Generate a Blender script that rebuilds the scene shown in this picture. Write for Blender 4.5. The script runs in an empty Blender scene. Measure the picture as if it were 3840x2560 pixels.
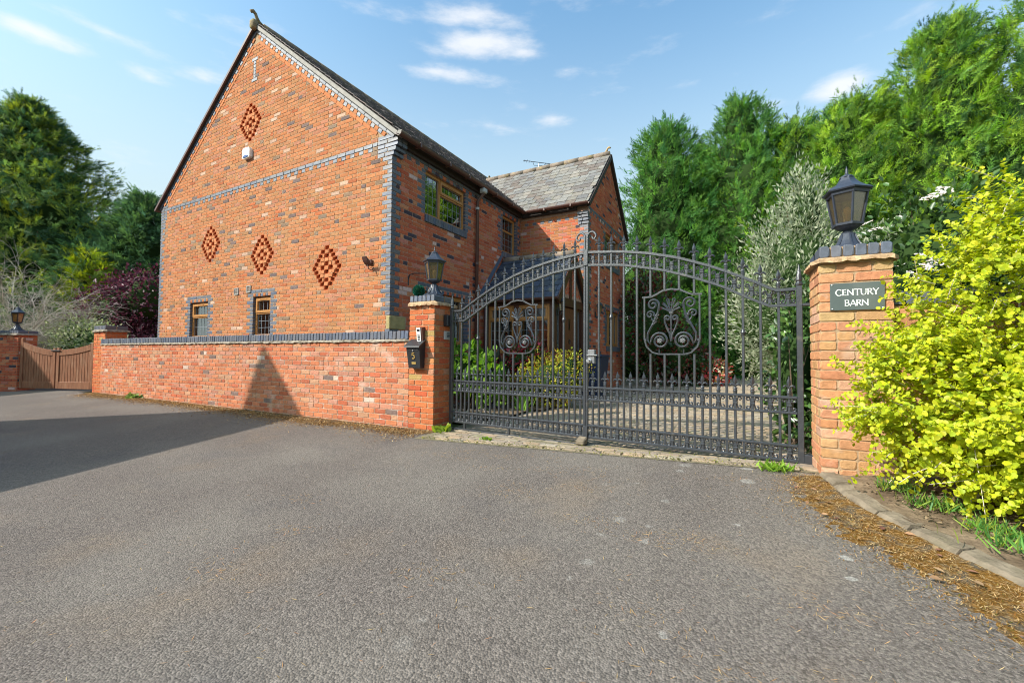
import bpy, math, random
import numpy as np
from mathutils import Matrix, Vector
R = random.Random(7)
NR = np.random.default_rng(11)
scn = bpy.context.scene
COL = scn.collection
rad = math.radians

# ------------------------------------------------------------------ camera, sky, sun, exposure
F_PX, PITCH, ROLL, YAW, CAM_H = 1625.96, .0325, .0079, .5012, 1.04
cd = bpy.data.cameras.new('camera'); cam = bpy.data.objects.new('camera', cd); COL.objects.link(cam)
cd.sensor_width = 36; cd.lens = 36 * F_PX / 3840; cd.clip_start = .05; cd.clip_end = 2000
_c, _s = math.cos(YAW), math.sin(YAW)
fw = Vector((-_s, _c, 0)); rt = Vector((_c, _s, 0)); up = Vector((0, 0, 1))
f2 = math.cos(PITCH) * fw + math.sin(PITCH) * up; u2 = -math.sin(PITCH) * fw + math.cos(PITCH) * up
r3 = math.cos(ROLL) * rt + math.sin(ROLL) * u2; u3 = -math.sin(ROLL) * rt + math.cos(ROLL) * u2
CAM = Vector((0, 0, CAM_H))
cam.matrix_world = Matrix.Translation(CAM) @ Matrix((r3, u3, -f2)).transposed().to_4x4()
scn.camera = cam
scn.cycles.filter_width = 1.05

SUNV = Vector((1, 1.28, -1.22)).normalized()          # the way the light travels
EL = math.asin(-SUNV.z); AZ = math.atan2(-SUNV.x, -SUNV.y)
sl = bpy.data.lights.new('sun', 'SUN'); sl.energy = 3.1; sl.angle = rad(.5); sl.color = (1, .94, .86)
so = bpy.data.objects.new('sun', sl); COL.objects.link(so); so.rotation_euler = SUNV.to_track_quat('-Z', 'Y').to_euler()
so.location = (-10, -12, 12)
scn.view_settings.view_transform = 'Standard'; scn.view_settings.look = 'None'
scn.view_settings.gamma = 1; scn.view_settings.use_curve_mapping = False
scn.view_settings.exposure = 1.06

world = bpy.data.worlds.new('World'); scn.world = world; world.use_nodes = True
nt = world.node_tree; nt.nodes.clear()
def wn(t, **k):
    n = nt.nodes.new(t)
    for a, b in k.items(): setattr(n, a, b)
    return n
def wl(a, b): nt.links.new(a, b)
def wmath(op, a, b=None, clamp=False):
    n = wn('ShaderNodeMath', operation=op, use_clamp=clamp)
    for i, v in enumerate((a, b)):
        if v is None: continue
        if isinstance(v, (int, float)): n.inputs[i].default_value = v
        else: wl(v, n.inputs[i])
    return n.outputs[0]
sky = wn('ShaderNodeTexSky', sky_type='NISHITA', sun_disc=False)
sky.sun_elevation = EL; sky.sun_rotation = AZ % (2 * math.pi); sky.altitude = 50
sky.air_density = 1.0; sky.dust_density = 2.6; sky.ozone_density = 1.6
tc = wn('ShaderNodeTexCoord'); DIR = tc.outputs['Generated']
def pix_dir(x, y):           # direction of a point of the photograph (2352 px wide), used to hang a cloud in the sky
    s = 3840 / 2352
    return (f2 + r3 * ((x * s - 1920) / F_PX) + u3 * ((1280 - y * s) / F_PX)).normalized()
nz = wn('ShaderNodeTexNoise'); nz.inputs['Scale'].default_value = 6; nz.inputs['Detail'].default_value = 7; nz.inputs['Roughness'].default_value = .6
mp = wn('ShaderNodeMapping'); mp.inputs['Scale'].default_value = (1, 1, 3.4); wl(DIR, mp.inputs['Vector']); wl(mp.outputs[0], nz.inputs['Vector'])
cl = None
CLOUDS = [(70, 72, 105, 26, 1.0), (255, 78, 125, 20, .9), (1060, 35, 180, 34, .8), (1100, 100, 165, 34, 1.0), (1010, 167, 105, 20, 1.05), (345, 180, 55, 20, .62),
          (470, 180, 60, 18, .5), (1935, 195, 62, 34, 1.15), (1300, 163, 26, 16, .5), (1385, 322, 32, 10, .5), (1270, 275, 45, 12, .35), (1590, 190, 30, 12, .3), (1200, 120, 60, 22, .8), (1750, 250, 40, 16, .4), (400, 30, 26, 12, .35),
          (-500, 120, 260, 60, 1.0), (-900, -200, 320, 90, .9), (2900, 150, 260, 60, .9), (3300, -500, 300, 120, .9)]
for x, y, wx, wy, k in CLOUDS:
    d = pix_dir(x, y); r_ = Vector((d.y, -d.x, 0)).normalized(); t_ = r_.cross(d)
    span = (pix_dir(x + wx, y) - d).length; spany = (pix_dir(x, y + wy) - d).length
    def dot(v):
        n = wn('ShaderNodeVectorMath', operation='DOT_PRODUCT'); wl(DIR, n.inputs[0]); n.inputs[1].default_value = v; return n.outputs['Value']
    a = wmath('DIVIDE', dot(r_), span); b = wmath('DIVIDE', dot(t_), spany)
    q = wmath('ADD', wmath('MULTIPLY', a, a), wmath('MULTIPLY', b, b))
    front = wmath('GREATER_THAN', dot(d), .3)
    m = wmath('MULTIPLY', wmath('SUBTRACT', 1.0, wmath('MULTIPLY', wmath('POWER', q, .5), .62)), k)
    m = wmath('MULTIPLY', m, front, True)
    cl = m if cl is None else wmath('MAXIMUM', cl, m)
cl = wmath('MULTIPLY', wmath('SUBTRACT', wmath('ADD', wmath('MULTIPLY', cl, .62), wmath('MULTIPLY', nz.outputs['Fac'], 1.5)), .84), 1.6, True)
cl = wmath('MULTIPLY', wmath('MULTIPLY', cl, cl), wmath('SUBTRACT', 3.0, wmath('MULTIPLY', cl, 2.0)), True)
tint = wn('ShaderNodeMix', data_type='RGBA', blend_type='MULTIPLY'); tint.inputs[0].default_value = 1
wl(sky.outputs[0], tint.inputs[6]); tint.inputs[7].default_value = (.78, 1.06, 1.04, 1)
# paler air towards the horizon, the same all round
sz = wn('ShaderNodeSeparateXYZ'); wl(DIR, sz.inputs[0])
hz = wn('ShaderNodeMapRange', interpolation_type='SMOOTHSTEP'); wl(sz.outputs[2], hz.inputs[0]); hz.inputs[1].default_value = .70; hz.inputs[2].default_value = .12; hz.inputs[3].default_value = 0; hz.inputs[4].default_value = .95
air = wn('ShaderNodeMix', data_type='RGBA'); wl(hz.outputs[0], air.inputs[0]); wl(tint.outputs[2], air.inputs[6]); air.inputs[7].default_value = (2.35, 2.72, 2.68, 1)
mixc = wn('ShaderNodeMix', data_type='RGBA'); wl(wmath('MULTIPLY', cl, .85), mixc.inputs[0])
wl(air.outputs[2], mixc.inputs[6]); mixc.inputs[7].default_value = (3.3, 3.35, 3.45, 1)
bg = wn('ShaderNodeBackground'); bg.inputs['Strength'].default_value = .15
wl(mixc.outputs[2], bg.inputs[0]); wo = wn('ShaderNodeOutputWorld'); wl(bg.outputs[0], wo.inputs[0])

# ------------------------------------------------------------------ materials
def mat(name, col=(.5, .5, .5), rough=.7, spec=.3, metal=0, src=None, noise=0, nscale=20, bump=0, bscale=60, stretch=None, coat=0):
    """Principled material; src 'attr' or 'obj' takes the colour from the piece; noise mottles it, bump gives fine relief (world space)."""
    m = bpy.data.materials.new(name); m.use_nodes = True
    n = m.node_tree.nodes; L = m.node_tree.links.new; p = n['Principled BSDF']
    p.inputs['Roughness'].default_value = rough; p.inputs['Specular IOR Level'].default_value = spec; p.inputs['Metallic'].default_value = metal
    p.inputs['Coat Weight'].default_value = coat
    if src == 'attr':
        a = n.new('ShaderNodeAttribute'); a.attribute_name = 'tone'; c = a.outputs['Color']
    elif src == 'obj':
        a = n.new('ShaderNodeObjectInfo'); c = a.outputs['Color']
    else:
        a = n.new('ShaderNodeRGB'); a.outputs[0].default_value = (*col, 1); c = a.outputs[0]
    g = n.new('ShaderNodeNewGeometry'); v = g.outputs['Position']
    if stretch:
        mpn = n.new('ShaderNodeMapping'); mpn.inputs['Scale'].default_value = stretch; L(v, mpn.inputs[0]); v = mpn.outputs[0]
    if noise:
        t = n.new('ShaderNodeTexNoise'); t.inputs['Scale'].default_value = nscale; t.inputs['Detail'].default_value = 5; L(v, t.inputs['Vector'])
        mr = n.new('ShaderNodeMapRange'); mr.inputs[1].default_value = .25; mr.inputs[2].default_value = .75
        mr.inputs[3].default_value = 1 - noise; mr.inputs[4].default_value = 1 + noise; L(t.outputs['Fac'], mr.inputs[0])
        mx = n.new('ShaderNodeVectorMath'); mx.operation = 'SCALE'; L(c, mx.inputs[0]); L(mr.outputs[0], mx.inputs['Scale']); c = mx.outputs[0]
    m['c'] = 1
    L(c, p.inputs['Base Color'])
    if bump:
        t2 = n.new('ShaderNodeTexNoise'); t2.inputs['Scale'].default_value = bscale; t2.inputs['Detail'].default_value = 4; L(v, t2.inputs['Vector'])
        b = n.new('ShaderNodeBump'); b.inputs['Strength'].default_value = bump; b.inputs['Distance'].default_value = .01
        L(t2.outputs['Fac'], b.inputs['Height']); L(b.outputs[0], p.inputs['Normal'])
    return m
def patch(m, col, scale, lo, hi, amount=1, detail=6, stretch=None, seed=0):
    """stains of another colour with their own shape over a material"""
    n = m.node_tree.nodes; L = m.node_tree.links.new; p = n['Principled BSDF']
    old = p.inputs['Base Color'].links[0].from_socket
    g = n.new('ShaderNodeNewGeometry'); t = n.new('ShaderNodeTexNoise'); t.noise_dimensions = '4D'; t.inputs['W'].default_value = seed
    mpn = n.new('ShaderNodeMapping'); L(g.outputs['Position'], mpn.inputs[0]); mpn.inputs['Scale'].default_value = stretch or (1, 1, 1)
    t.inputs['Scale'].default_value = scale; t.inputs['Detail'].default_value = detail; L(mpn.outputs[0], t.inputs['Vector'])
    mr = n.new('ShaderNodeMapRange'); mr.inputs[1].default_value = lo; mr.inputs[2].default_value = hi; mr.inputs[4].default_value = amount; L(t.outputs['Fac'], mr.inputs[0])
    mx = n.new('ShaderNodeMix'); mx.data_type = 'RGBA'; L(mr.outputs[0], mx.inputs[0]); L(old, mx.inputs[6]); mx.inputs[7].default_value = (*col, 1)
    L(mx.outputs[2], p.inputs['Base Color'])
    return m
def leafmat(name, trans=.35, rough=.5, spec=.35):
    m = bpy.data.materials.new(name); m.use_nodes = True
    n = m.node_tree.nodes; L = m.node_tree.links.new; p = n['Principled BSDF']; out = n['Material Output']
    a = n.new('ShaderNodeAttribute'); a.attribute_name = 'tone'
    p.inputs['Roughness'].default_value = rough; p.inputs['Specular IOR Level'].default_value = spec
    L(a.outputs['Color'], p.inputs['Base Color'])
    t = n.new('ShaderNodeBsdfTranslucent')
    hs = n.new('ShaderNodeHueSaturation'); hs.inputs['Saturation'].default_value = 1.1; hs.inputs['Value'].default_value = 1.3; L(a.outputs['Color'], hs.inputs['Color']); L(hs.outputs[0], t.inputs[0])
    mx = n.new('ShaderNodeMixShader'); mx.inputs[0].default_value = trans; L(p.outputs[0], mx.inputs[1]); L(t.outputs[0], mx.inputs[2]); L(mx.outputs[0], out.inputs[0])
    return m
def glassmat(name, tint, refl, rough=.02, through=True):
    m = bpy.data.materials.new(name); m.use_nodes = True
    n = m.node_tree.nodes; L = m.node_tree.links.new; out = n['Material Output']; n.remove(n['Principled BSDF'])
    gl = n.new('ShaderNodeBsdfGlossy'); gl.inputs['Roughness'].default_value = rough; gl.inputs[0].default_value = (.95, .97, 1, 1)
    tr = n.new('ShaderNodeBsdfTransparent' if through else 'ShaderNodeBsdfTranslucent'); tr.inputs[0].default_value = (*tint, 1)
    lw = n.new('ShaderNodeLayerWeight'); lw.inputs[0].default_value = .35
    ad = n.new('ShaderNodeMath'); ad.operation = 'MULTIPLY_ADD'; L(lw.outputs['Fresnel'], ad.inputs[0]); ad.inputs[1].default_value = .8; ad.inputs[2].default_value = refl; ad.use_clamp = True
    mx = n.new('ShaderNodeMixShader'); L(ad.outputs[0], mx.inputs[0]); L(tr.outputs[0], mx.inputs[1]); L(gl.outputs[0], mx.inputs[2]); L(mx.outputs[0], out.inputs[0])
    return m

M = {}
for sfx, src in (('obj', 'obj'), ('mass', 'attr')):
    M['brick_' + sfx] = patch(mat('red_brick_' + sfx, src=src, rough=.9, spec=.08, noise=.2, nscale=38, bump=.5, bscale=140), (.46, .28, .18), 9, .60, .78, .4, seed=1)
    M['lime_' + sfx] = patch(patch(mat('limey_brick_' + sfx, src=src, rough=.9, spec=.08, noise=.2, nscale=30, bump=.5, bscale=120), (.60, .47, .38), 3.2, .60, .74, .65, seed=3), (.52, .38, .30), 14, .62, .75, .5, seed=5)
    M['blue_' + sfx] = mat('blue_brick_' + sfx, src=src, rough=.55, spec=.85, noise=.22, nscale=25, bump=.15, bscale=90)
    M['slate_' + sfx] = patch(mat('slate_' + sfx, src=src, rough=.75, spec=.35, noise=.25, nscale=16, bump=.5, bscale=50), (.22, .20, .13), 6, .56, .7, .6, seed=8)
    M['paver_' + sfx] = patch(mat('paver_' + sfx, src=src, rough=.9, spec=.2, noise=.22, nscale=22, bump=.5, bscale=90), (.16, .17, .05), 3.5, .58, .72, .6, seed=2)
M['mortar'] = mat('mortar', (.40, .275, .17), .95, .1, noise=.2, nscale=30, bump=.5, bscale=120)
M['mortar_side'] = mat('pink_mortar', (.42, .26, .19), .95, .1, noise=.2, nscale=30, bump=.5, bscale=120)
M['mortar_grey'] = patch(mat('grey_mortar', (.37, .265, .19), .95, .1, noise=.25, nscale=25, bump=.5, bscale=100), (.6, .52, .46), 4, .56, .7, .8, seed=4)
M['fillet'] = patch(mat('sandy_fillet', (.44, .29, .17), .95, .1, noise=.3, nscale=18, bump=.9, bscale=40), (.2, .13, .08), 9, .55, .7, .5)
M['fillet_grey'] = patch(mat('grey_fillet', (.33, .28, .22), .95, .1, noise=.35, nscale=18, bump=.9, bscale=40), (.10, .08, .05), 9, .5, .65, .7)
M['stone'] = patch(mat('sandstone', (.36, .29, .14), .9, .15, noise=.25, nscale=10, bump=.6, bscale=60), (.18, .18, .06), 4, .5, .65, .6)
M['verge'] = mat('pale_verge', (.33, .305, .275), .85, .2, noise=.2, nscale=12, bump=.4)
M['gutter'] = mat('brown_gutter', (.105, .048, .038), .38, .5, noise=.1)
M['board'] = mat('dark_board', (.045, .032, .028), .6, .3, noise=.25, nscale=14, stretch=(1, 1, 8))
M['oak'] = mat('golden_oak', (.42, .19, .055), .42, .45, noise=.2, nscale=30, stretch=(6, 6, 1))
M['brown'] = mat('dark_brown_timber', (.085, .032, .018), .45, .4, noise=.25, nscale=24, stretch=(6, 6, 1))
M['door'] = mat('brown_door', (.16, .055, .025), .45, .4, noise=.2, nscale=24, stretch=(6, 6, 1))
M['redwood'] = patch(mat('stained_gate_wood', (.24, .105, .055), .6, .25, noise=.4, nscale=9, stretch=(9, 9, .5), bump=.3, bscale=30), (.34, .20, .12), 5, .5, .7, .6, stretch=(3, 3, .6), seed=7)
M['iron'] = patch(mat('black_iron', (.028, .031, .038), .35, .95, noise=.2, nscale=30, bump=.2, bscale=80), (.12, .105, .08), 11, .60, .72, .5, seed=6)
M['black'] = mat('black_metal', (.022, .023, .026), .42, .5, noise=.15, bump=.12, bscale=120)
M['lampmetal'] = mat('lantern_metal', (.036, .042, .06), .36, .5, noise=.15, bump=.1, bscale=80)
M['amber'] = glassmat('amber_lantern_glass', (.80, .70, .50), .07, .14)
_n = M['amber'].node_tree.nodes; _L = M['amber'].node_tree.links.new; _o = _n['Material Output']; _s = _o.inputs[0].links[0].from_socket
_t = _n.new('ShaderNodeBsdfTranslucent'); _t.inputs[0].default_value = (.55, .43, .22, 1); _d = _n.new('ShaderNodeBsdfDiffuse'); _d.inputs[0].default_value = (.32, .28, .21, 1); _m0 = _n.new('ShaderNodeMixShader'); _L(_t.outputs[0], _m0.inputs[1]); _L(_d.outputs[0], _m0.inputs[2])
_m = _n.new('ShaderNodeMixShader'); _m.inputs[0].default_value = .16; _L(_s, _m.inputs[1]); _L(_m0.outputs[0], _m.inputs[2]); _L(_m.outputs[0], _o.inputs[0])
M['pane'] = glassmat('window_glass', (.72, .78, .76), .20)
M['lead'] = mat('lead_came', (.26, .29, .32), .5, .4)
M['worn'] = mat('worn_iron', (.17, .17, .175), .5, .4, noise=.3, nscale=60)
M['white'] = mat('white_plastic', (.78, .77, .74), .45, .4)
M['bluep'] = mat('blue_plastic', (.03, .07, .24), .25, .5)
M['grey_p'] = mat('grey_plastic', (.42, .42, .40), .5, .4)
M['navy'] = mat('navy_plastic', (.018, .03, .075), .45, .4)
M['slateplate'] = patch(mat('slate_sign', (.085, .105, .10), .35, .5, noise=.08, nscale=6), (.14, .15, .14), 5, .5, .7, .5)
M['letter'] = mat('white_paint', (.82, .82, .8), .6, .3)
M['brass'] = mat('brass', (.75, .50, .16), .35, .5, metal=.6)
M['steel'] = mat('steel', (.55, .55, .55), .3, .5, metal=.8)
M['curtain'] = mat('net_curtain', (.62, .66, .62), .9, .1)
M['dark'] = mat('dark_room', (.03, .028, .026), .9, .1)
M['bark'] = mat('bark', (.14, .10, .07), .9, .1, noise=.35, nscale=18, stretch=(3, 3, .7), bump=.8, bscale=30)
M['twig'] = mat('grey_twig', (.50, .44, .36), .85, .15, noise=.3, nscale=9)
M['leaf'] = leafmat('leaf'); M['gloss'] = leafmat('glossy_leaf', .18, .3, .5); M['needle'] = leafmat('conifer_spray', .4, .65, .15); M['petal'] = leafmat('petal', .3, .7, .2)
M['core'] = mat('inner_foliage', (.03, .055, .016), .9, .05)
M['soil'] = patch(mat('soil', (.20, .145, .095), .95, .1, noise=.4, nscale=14, bump=1, bscale=45), (.09, .06, .04), 5, .45, .65, .7)
M['kerb'] = patch(mat('kerb_concrete', (.20, .16, .115), .9, .15, noise=.3, nscale=14, bump=.8, bscale=50), (.13, .11, .07), 6, .5, .68, .7)
M['rock'] = mat('rock', (.30, .26, .20), .9, .15, noise=.35, nscale=8, bump=.8, bscale=20)
M['litter'] = leafmat('dry_litter', .15, .8, .1)
M['grassy'] = patch(mat('rough_ground', (.10, .085, .04), .95, .1, noise=.4, nscale=3, bump=.6, bscale=30), (.06, .09, .02), 1.2, .45, .6, .8)
M['glow'] = mat('bulb_glass', (.75, .66, .42), .3, .5)

# ------------------------------------------------------------------ mesh helpers
class MB:
    """collects polygons (world or local coordinates) that become ONE mesh object"""
    def __init__(s): s.v = []; s.f = []; s.c = []
    def add(s, vs, fs, col=None):
        b = len(s.v); s.v += [tuple(p) for p in vs]; s.f += [tuple(i + b for i in f) for f in fs]
        if col is not None or s.c:
            s.c += [(1, 1, 1, 1)] * (b - len(s.c)) + [tuple(col or (1, 1, 1)) + (1,)] * len(vs) if col is None or len(col) == 3 else [tuple(col)] * len(vs)
        return s
    def box(s, a, b, fr=None, col=None):
        (x0, y0, z0), (x1, y1, z1) = a, b
        vs = [(x0, y0, z0), (x1, y0, z0), (x1, y1, z0), (x0, y1, z0), (x0, y0, z1), (x1, y0, z1), (x1, y1, z1), (x0, y1, z1)]
        if fr: vs = [fr(*p) for p in vs]
        return s.add(vs, [(0, 3, 2, 1), (4, 5, 6, 7), (0, 1, 5, 4), (1, 2, 6, 5), (2, 3, 7, 6), (3, 0, 4, 7)], col)
    def cbox(s, a, b, c=.006, fr=None):
        """box with chamfered edges"""
        (x0, y0, z0), (x1, y1, z1) = a, b
        vs = []
        for z, i in ((z0, c), (z0 + c, 0), (z1 - c, 0), (z1, c)):
            xa, xb, ya, yb = x0 + i, x1 - i, y0 + i, y1 - i; k = c if i == 0 else 0
            vs += [(xa + k, ya, z), (xb - k, ya, z), (xb, ya + k, z), (xb, yb - k, z), (xb - k, yb, z), (xa + k, yb, z), (xa, yb - k, z), (xa, ya + k, z)]
        if fr: vs = [fr(*p) for p in vs]
        fs = [tuple(range(7, -1, -1)), tuple(range(24, 32))]
        for r in range(3):
            for j in range(8): fs.append((r * 8 + j, r * 8 + (j + 1) % 8, r * 8 + 8 + (j + 1) % 8, r * 8 + 8 + j))
        return s.add(vs, fs)
    def tube(s, pts, r, n=6, closed=False, cap=True, flat=1, roll=0):
        pts = [Vector(p) for p in pts]; N = len(pts); rs = r if isinstance(r, (list, tuple)) else [r] * N
        base = len(s.v); prev = None; vs = []
        for i, p in enumerate(pts):
            a = pts[(i - 1) % N] if closed or i else p; b = pts[(i + 1) % N] if closed or i < N - 1 else p
            t = (b - a).normalized() if (b - a).length > 1e-9 else Vector((0, 0, 1))
            if prev is None:
                h = Vector((0, 1, 0)) if abs(t.y) < .9 else Vector((1, 0, 0))
            else: h = prev
            x = (h - t * h.dot(t)); x = x.normalized() if x.length > 1e-6 else t.orthogonal().normalized(); prev = x
            y = t.cross(x)
            for k in range(n):
                q = 2 * math.pi * (k + .5) / n + roll
                vs.append(p + (x * math.cos(q) * flat + y * math.sin(q)) * rs[i])
        fs = []
        for i in range(N if closed else N - 1):
            for k in range(n):
                a, b = i * n + k, i * n + (k + 1) % n; c, d = ((i + 1) % N) * n + k, ((i + 1) % N) * n + (k + 1) % n
                fs.append((a, b, d, c))
        if cap and not closed: fs += [tuple(range(n - 1, -1, -1)), tuple(range((N - 1) * n, N * n))]
        return s.add(vs, fs)
    def lathe(s, prof, o=(0, 0, 0), n=12, sx=1, sy=1, rot=0, squash=None):
        vs = []; fs = []
        for r, z in prof:
            for k in range(n):
                q = 2 * math.pi * k / n + rot; vs.append((o[0] + r * math.cos(q) * sx, o[1] + r * math.sin(q) * sy, o[2] + z))
        for i in range(len(prof) - 1):
            for k in range(n): fs.append((i * n + k, i * n + (k + 1) % n, (i + 1) * n + (k + 1) % n, (i + 1) * n + k))
        fs += [tuple(range(n - 1, -1, -1)), tuple(range((len(prof) - 1) * n, len(prof) * n))]
        return s.add(vs, fs)
    def prism(s, poly, fr, d0, d1):
        """convex polygon in (u, v), extruded from depth d0 to d1 by fr(u, d, v)"""
        n = len(poly); vs = [fr(u, d0, v) for u, v in poly] + [fr(u, d1, v) for u, v in poly]
        return s.add(vs, [tuple(range(n)), tuple(range(2 * n - 1, n - 1, -1))] + [(i, i + n, (i + 1) % n + n, (i + 1) % n) for i in range(n)])
    def mesh(s, name, m, smooth=False):
        me = bpy.data.meshes.new(name); me.from_pydata(s.v, [], s.f); me.materials.append(m)
        if s.c:
            a = me.color_attributes.new('tone', 'FLOAT_COLOR', 'POINT'); a.data.foreach_set('color', np.array(s.c, dtype=np.float32).ravel())
        if smooth: me.polygons.foreach_set('use_smooth', [True] * len(me.polygons))
        me.validate(); me.update(); return me
    def build(s, name, m, parent=None, smooth=False): return link(name, s.mesh(name, m, smooth), parent)
    def join(s, o, mtx=None):
        return s.add([mtx @ Vector(p) for p in o.v] if mtx else o.v, o.f)

WORLD = {}            # world matrix of every Empty that carries a thing
def link(name, data, parent=None, mtx=None):
    o = bpy.data.objects.new(name, data); COL.objects.link(o)
    if parent is not None:
        o.parent = parent
        if parent.name in WORLD: o.matrix_parent_inverse = WORLD[parent.name].inverted()
    if mtx is not None: o.matrix_basis = mtx
    return o
def tag(o, label, cat, group=None):
    o['label'] = label; o['category'] = cat
    if group: o['group'] = group
    return o
def thing(name, label, cat, loc=(0, 0, 0), rz=0, group=None):
    o = bpy.data.objects.new(name, None); COL.objects.link(o); o.empty_display_size = .1
    m = Matrix.Translation(loc) @ Matrix.Rotation(rz, 4, 'Z'); o.matrix_basis = m; WORLD[o.name] = m
    return tag(o, label, cat, group)
def structure(o): o['kind'] = 'structure'; return o
def stuff(o): o['kind'] = 'stuff'; return o
def local(loc, rz=0):
    """frame: local x, y, z of a thing to world"""
    c, s = math.cos(rz), math.sin(rz)
    return lambda x, y, z: (loc[0] + x * c - y * s, loc[1] + x * s + y * c, loc[2] + z)
def copy_thing(root, loc, rz, label):
    r = root.copy(); COL.objects.link(r); m = Matrix.Translation(loc) @ Matrix.Rotation(rz, 4, 'Z'); r.matrix_basis = m; WORLD[r.name] = m; r['label'] = label
    for ch in list(root.children):
        c = ch.copy(); COL.objects.link(c); c.parent = r; c.matrix_parent_inverse = ch.matrix_parent_inverse.copy()
        for g in ch.children:
            d = g.copy(); COL.objects.link(d); d.parent = c; d.matrix_parent_inverse = g.matrix_parent_inverse.copy()
    return r
def sight(p, nrm):
    """how large a face shows: cos / distance^2, or 0 when it cannot be seen"""
    v = Vector(p) - CAM; d = v.dot(f2)
    if d < .3: return 0
    x = v.dot(r3) / d * F_PX; y = v.dot(u3) / d * F_PX
    if abs(x) > 1960 or abs(y) > 1320: return 0
    c = -v.normalized().dot(nrm)
    return max(0, c) / v.length_squared

# ------------------------------------------------------------------ bricks and other laid pieces
_cache = {}
def piece_geo(L, H, D, var, c=.0032, cut=.012):
    """a worn brick: front face towards -y, cut corners, chamfered front edges, open at the back (about 38 triangles)"""
    k = (round(L, 4), round(H, 4), round(D, 4), var, c)
    if k in _cache: return _cache[k]
    r = random.Random(hash(k) & 0xffff); a, b = L / 2, H / 2
    cs = [min(cut * r.uniform(.3, 1.3), L * .22, H * .22) for _ in range(4)]
    j = lambda: r.uniform(-.0022, .0022)
    ring = [(-a + cs[0], -b), (a - cs[1], -b), (a, -b + cs[1]), (a, b - cs[2]), (a - cs[2], b), (-a + cs[3], b), (-a, b - cs[3]), (-a, -b + cs[0])]
    ring = [(x + j(), z + j()) for x, z in ring]
    vs = [(x * (1 - 2 * c / L), j() * .8, z * (1 - 2 * c / H)) for x, z in ring] + [(x, c, z) for x, z in ring] + [(x, D, z) for x, z in ring]
    fs = [tuple(range(8))]
    for q in (0, 8):
        for i in range(8): fs.append((q + i, q + 8 + i, q + 8 + (i + 1) % 8, q + (i + 1) % 8))
    _cache[k] = (np.array(vs), fs); return _cache[k]
_pm = {}
class Pieces:
    """every brick, slate or paver of one thing; the largest in view become objects, the rest one mesh of kind stuff"""
    def __init__(s): s.e = {}
    def put(s, kind, geo, mtx, col, mats, nrm, area, parent=None): s.e.setdefault(kind, []).append((geo, mtx, col, mats, nrm, area, parent))
    def finish(s, parents, limit=300, hide=None):
        for kind, es in s.e.items():
            par = parents[kind] if isinstance(parents, dict) else parents
            sc = []
            for i, e in enumerate(es):
                p = e[1].translation; sc.append((0 if hide and hide(p) else sight(p, e[4]) * e[5], i))
            sc.sort(reverse=True); lim = limit[kind] if isinstance(limit, dict) else limit
            top = {i for q, i in sc[:lim] if q > 0}
            groups = {}
            for i, e in enumerate(es):
                if i in top:
                    key = (id(e[0]), e[3])
                    if key not in _pm:
                        me = bpy.data.meshes.new(kind); me.from_pydata([tuple(v) for v in e[0][0]], [], e[0][1]); me.materials.append(M[e[3] + '_obj']); me.update(); _pm[key] = me
                    o = link(kind, _pm[key], par, e[1] if par.name not in WORLD else WORLD[par.name].inverted() @ e[1] if False else e[1]); o.color = (*e[2], 1)
                else: groups.setdefault(e[3], []).append(e)
            for mk, g in groups.items():
                V = []; Fs = []; C = []; b = 0
                for e in g:
                    v, f = e[0]; mm = np.array(e[1]); V.append(v @ mm[:3, :3].T + mm[:3, 3]); Fs += [tuple(i + b for i in q) for q in f]; C.append(np.tile(np.array((*e[2], 1.)), (len(v), 1))); b += len(v)
                me = bpy.data.meshes.new(kind); me.from_pydata(np.concatenate(V).tolist(), [], Fs); me.materials.append(M[mk + '_mass'])
                a = me.color_attributes.new('tone', 'FLOAT_COLOR', 'POINT'); a.data.foreach_set('color', np.concatenate(C).astype(np.float32).ravel()); me.update()
                stuff(link(kind, me, par))
def jit(c, k=.12):
    q = 1 + R.uniform(-k, k); h = R.uniform(-.05, .05)
    return (min(1, c[0] * q * (1 + h)), c[1] * q, c[2] * q * (1 - h))
def pick(pal):
    t = R.random() * sum(w for w, _ in pal)
    for w, c in pal:
        t -= w
        if t <= 0: return jit(c)
    return jit(pal[0][1])
GABLE = [(40, (.43, .168, .074)), (22, (.44, .185, .085)), (14, (.43, .18, .105)), (12, (.39, .185, .085)), (6, (.41, .13, .058)), (2.2, (.50, .32, .23)), (2.6, (.17, .12, .11)), (2.2, (.26, .175, .12))]
SIDE = [(40, (.47, .125, .065)), (22, (.50, .155, .075)), (14, (.43, .105, .06)), (9, (.50, .21, .11)), (4, (.60, .42, .38)), (5, (.075, .06, .075)), (6, (.48, .18, .13))]  # brick colours lightened to lift the side wall's shade, in place of fill light
GWALL = [(34, (.46, .165, .085)), (22, (.48, .18, .09)), (16, (.45, .20, .13)), (12, (.43, .125, .065)), (10, (.46, .24, .14)), (2, (.19, .13, .11)), (1, (.54, .38, .30))]
PILLAR = [(40, (.50, .155, .062)), (22, (.48, .14, .055)), (14, (.45, .105, .05)), (12, (.47, .21, .085)), (6, (.48, .22, .13)), (2, (.38, .26, .10))]
RPIL = [(30, (.50, .24, .12)), (24, (.50, .22, .12)), (18, (.48, .27, .13)), (10, (.45, .30, .15)), (12, (.51, .29, .19))]
BLUE = [(5, (.075, .085, .115)), (3, (.095, .10, .125)), (2, (.06, .075, .12)), (1, (.11, .105, .12))]

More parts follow.
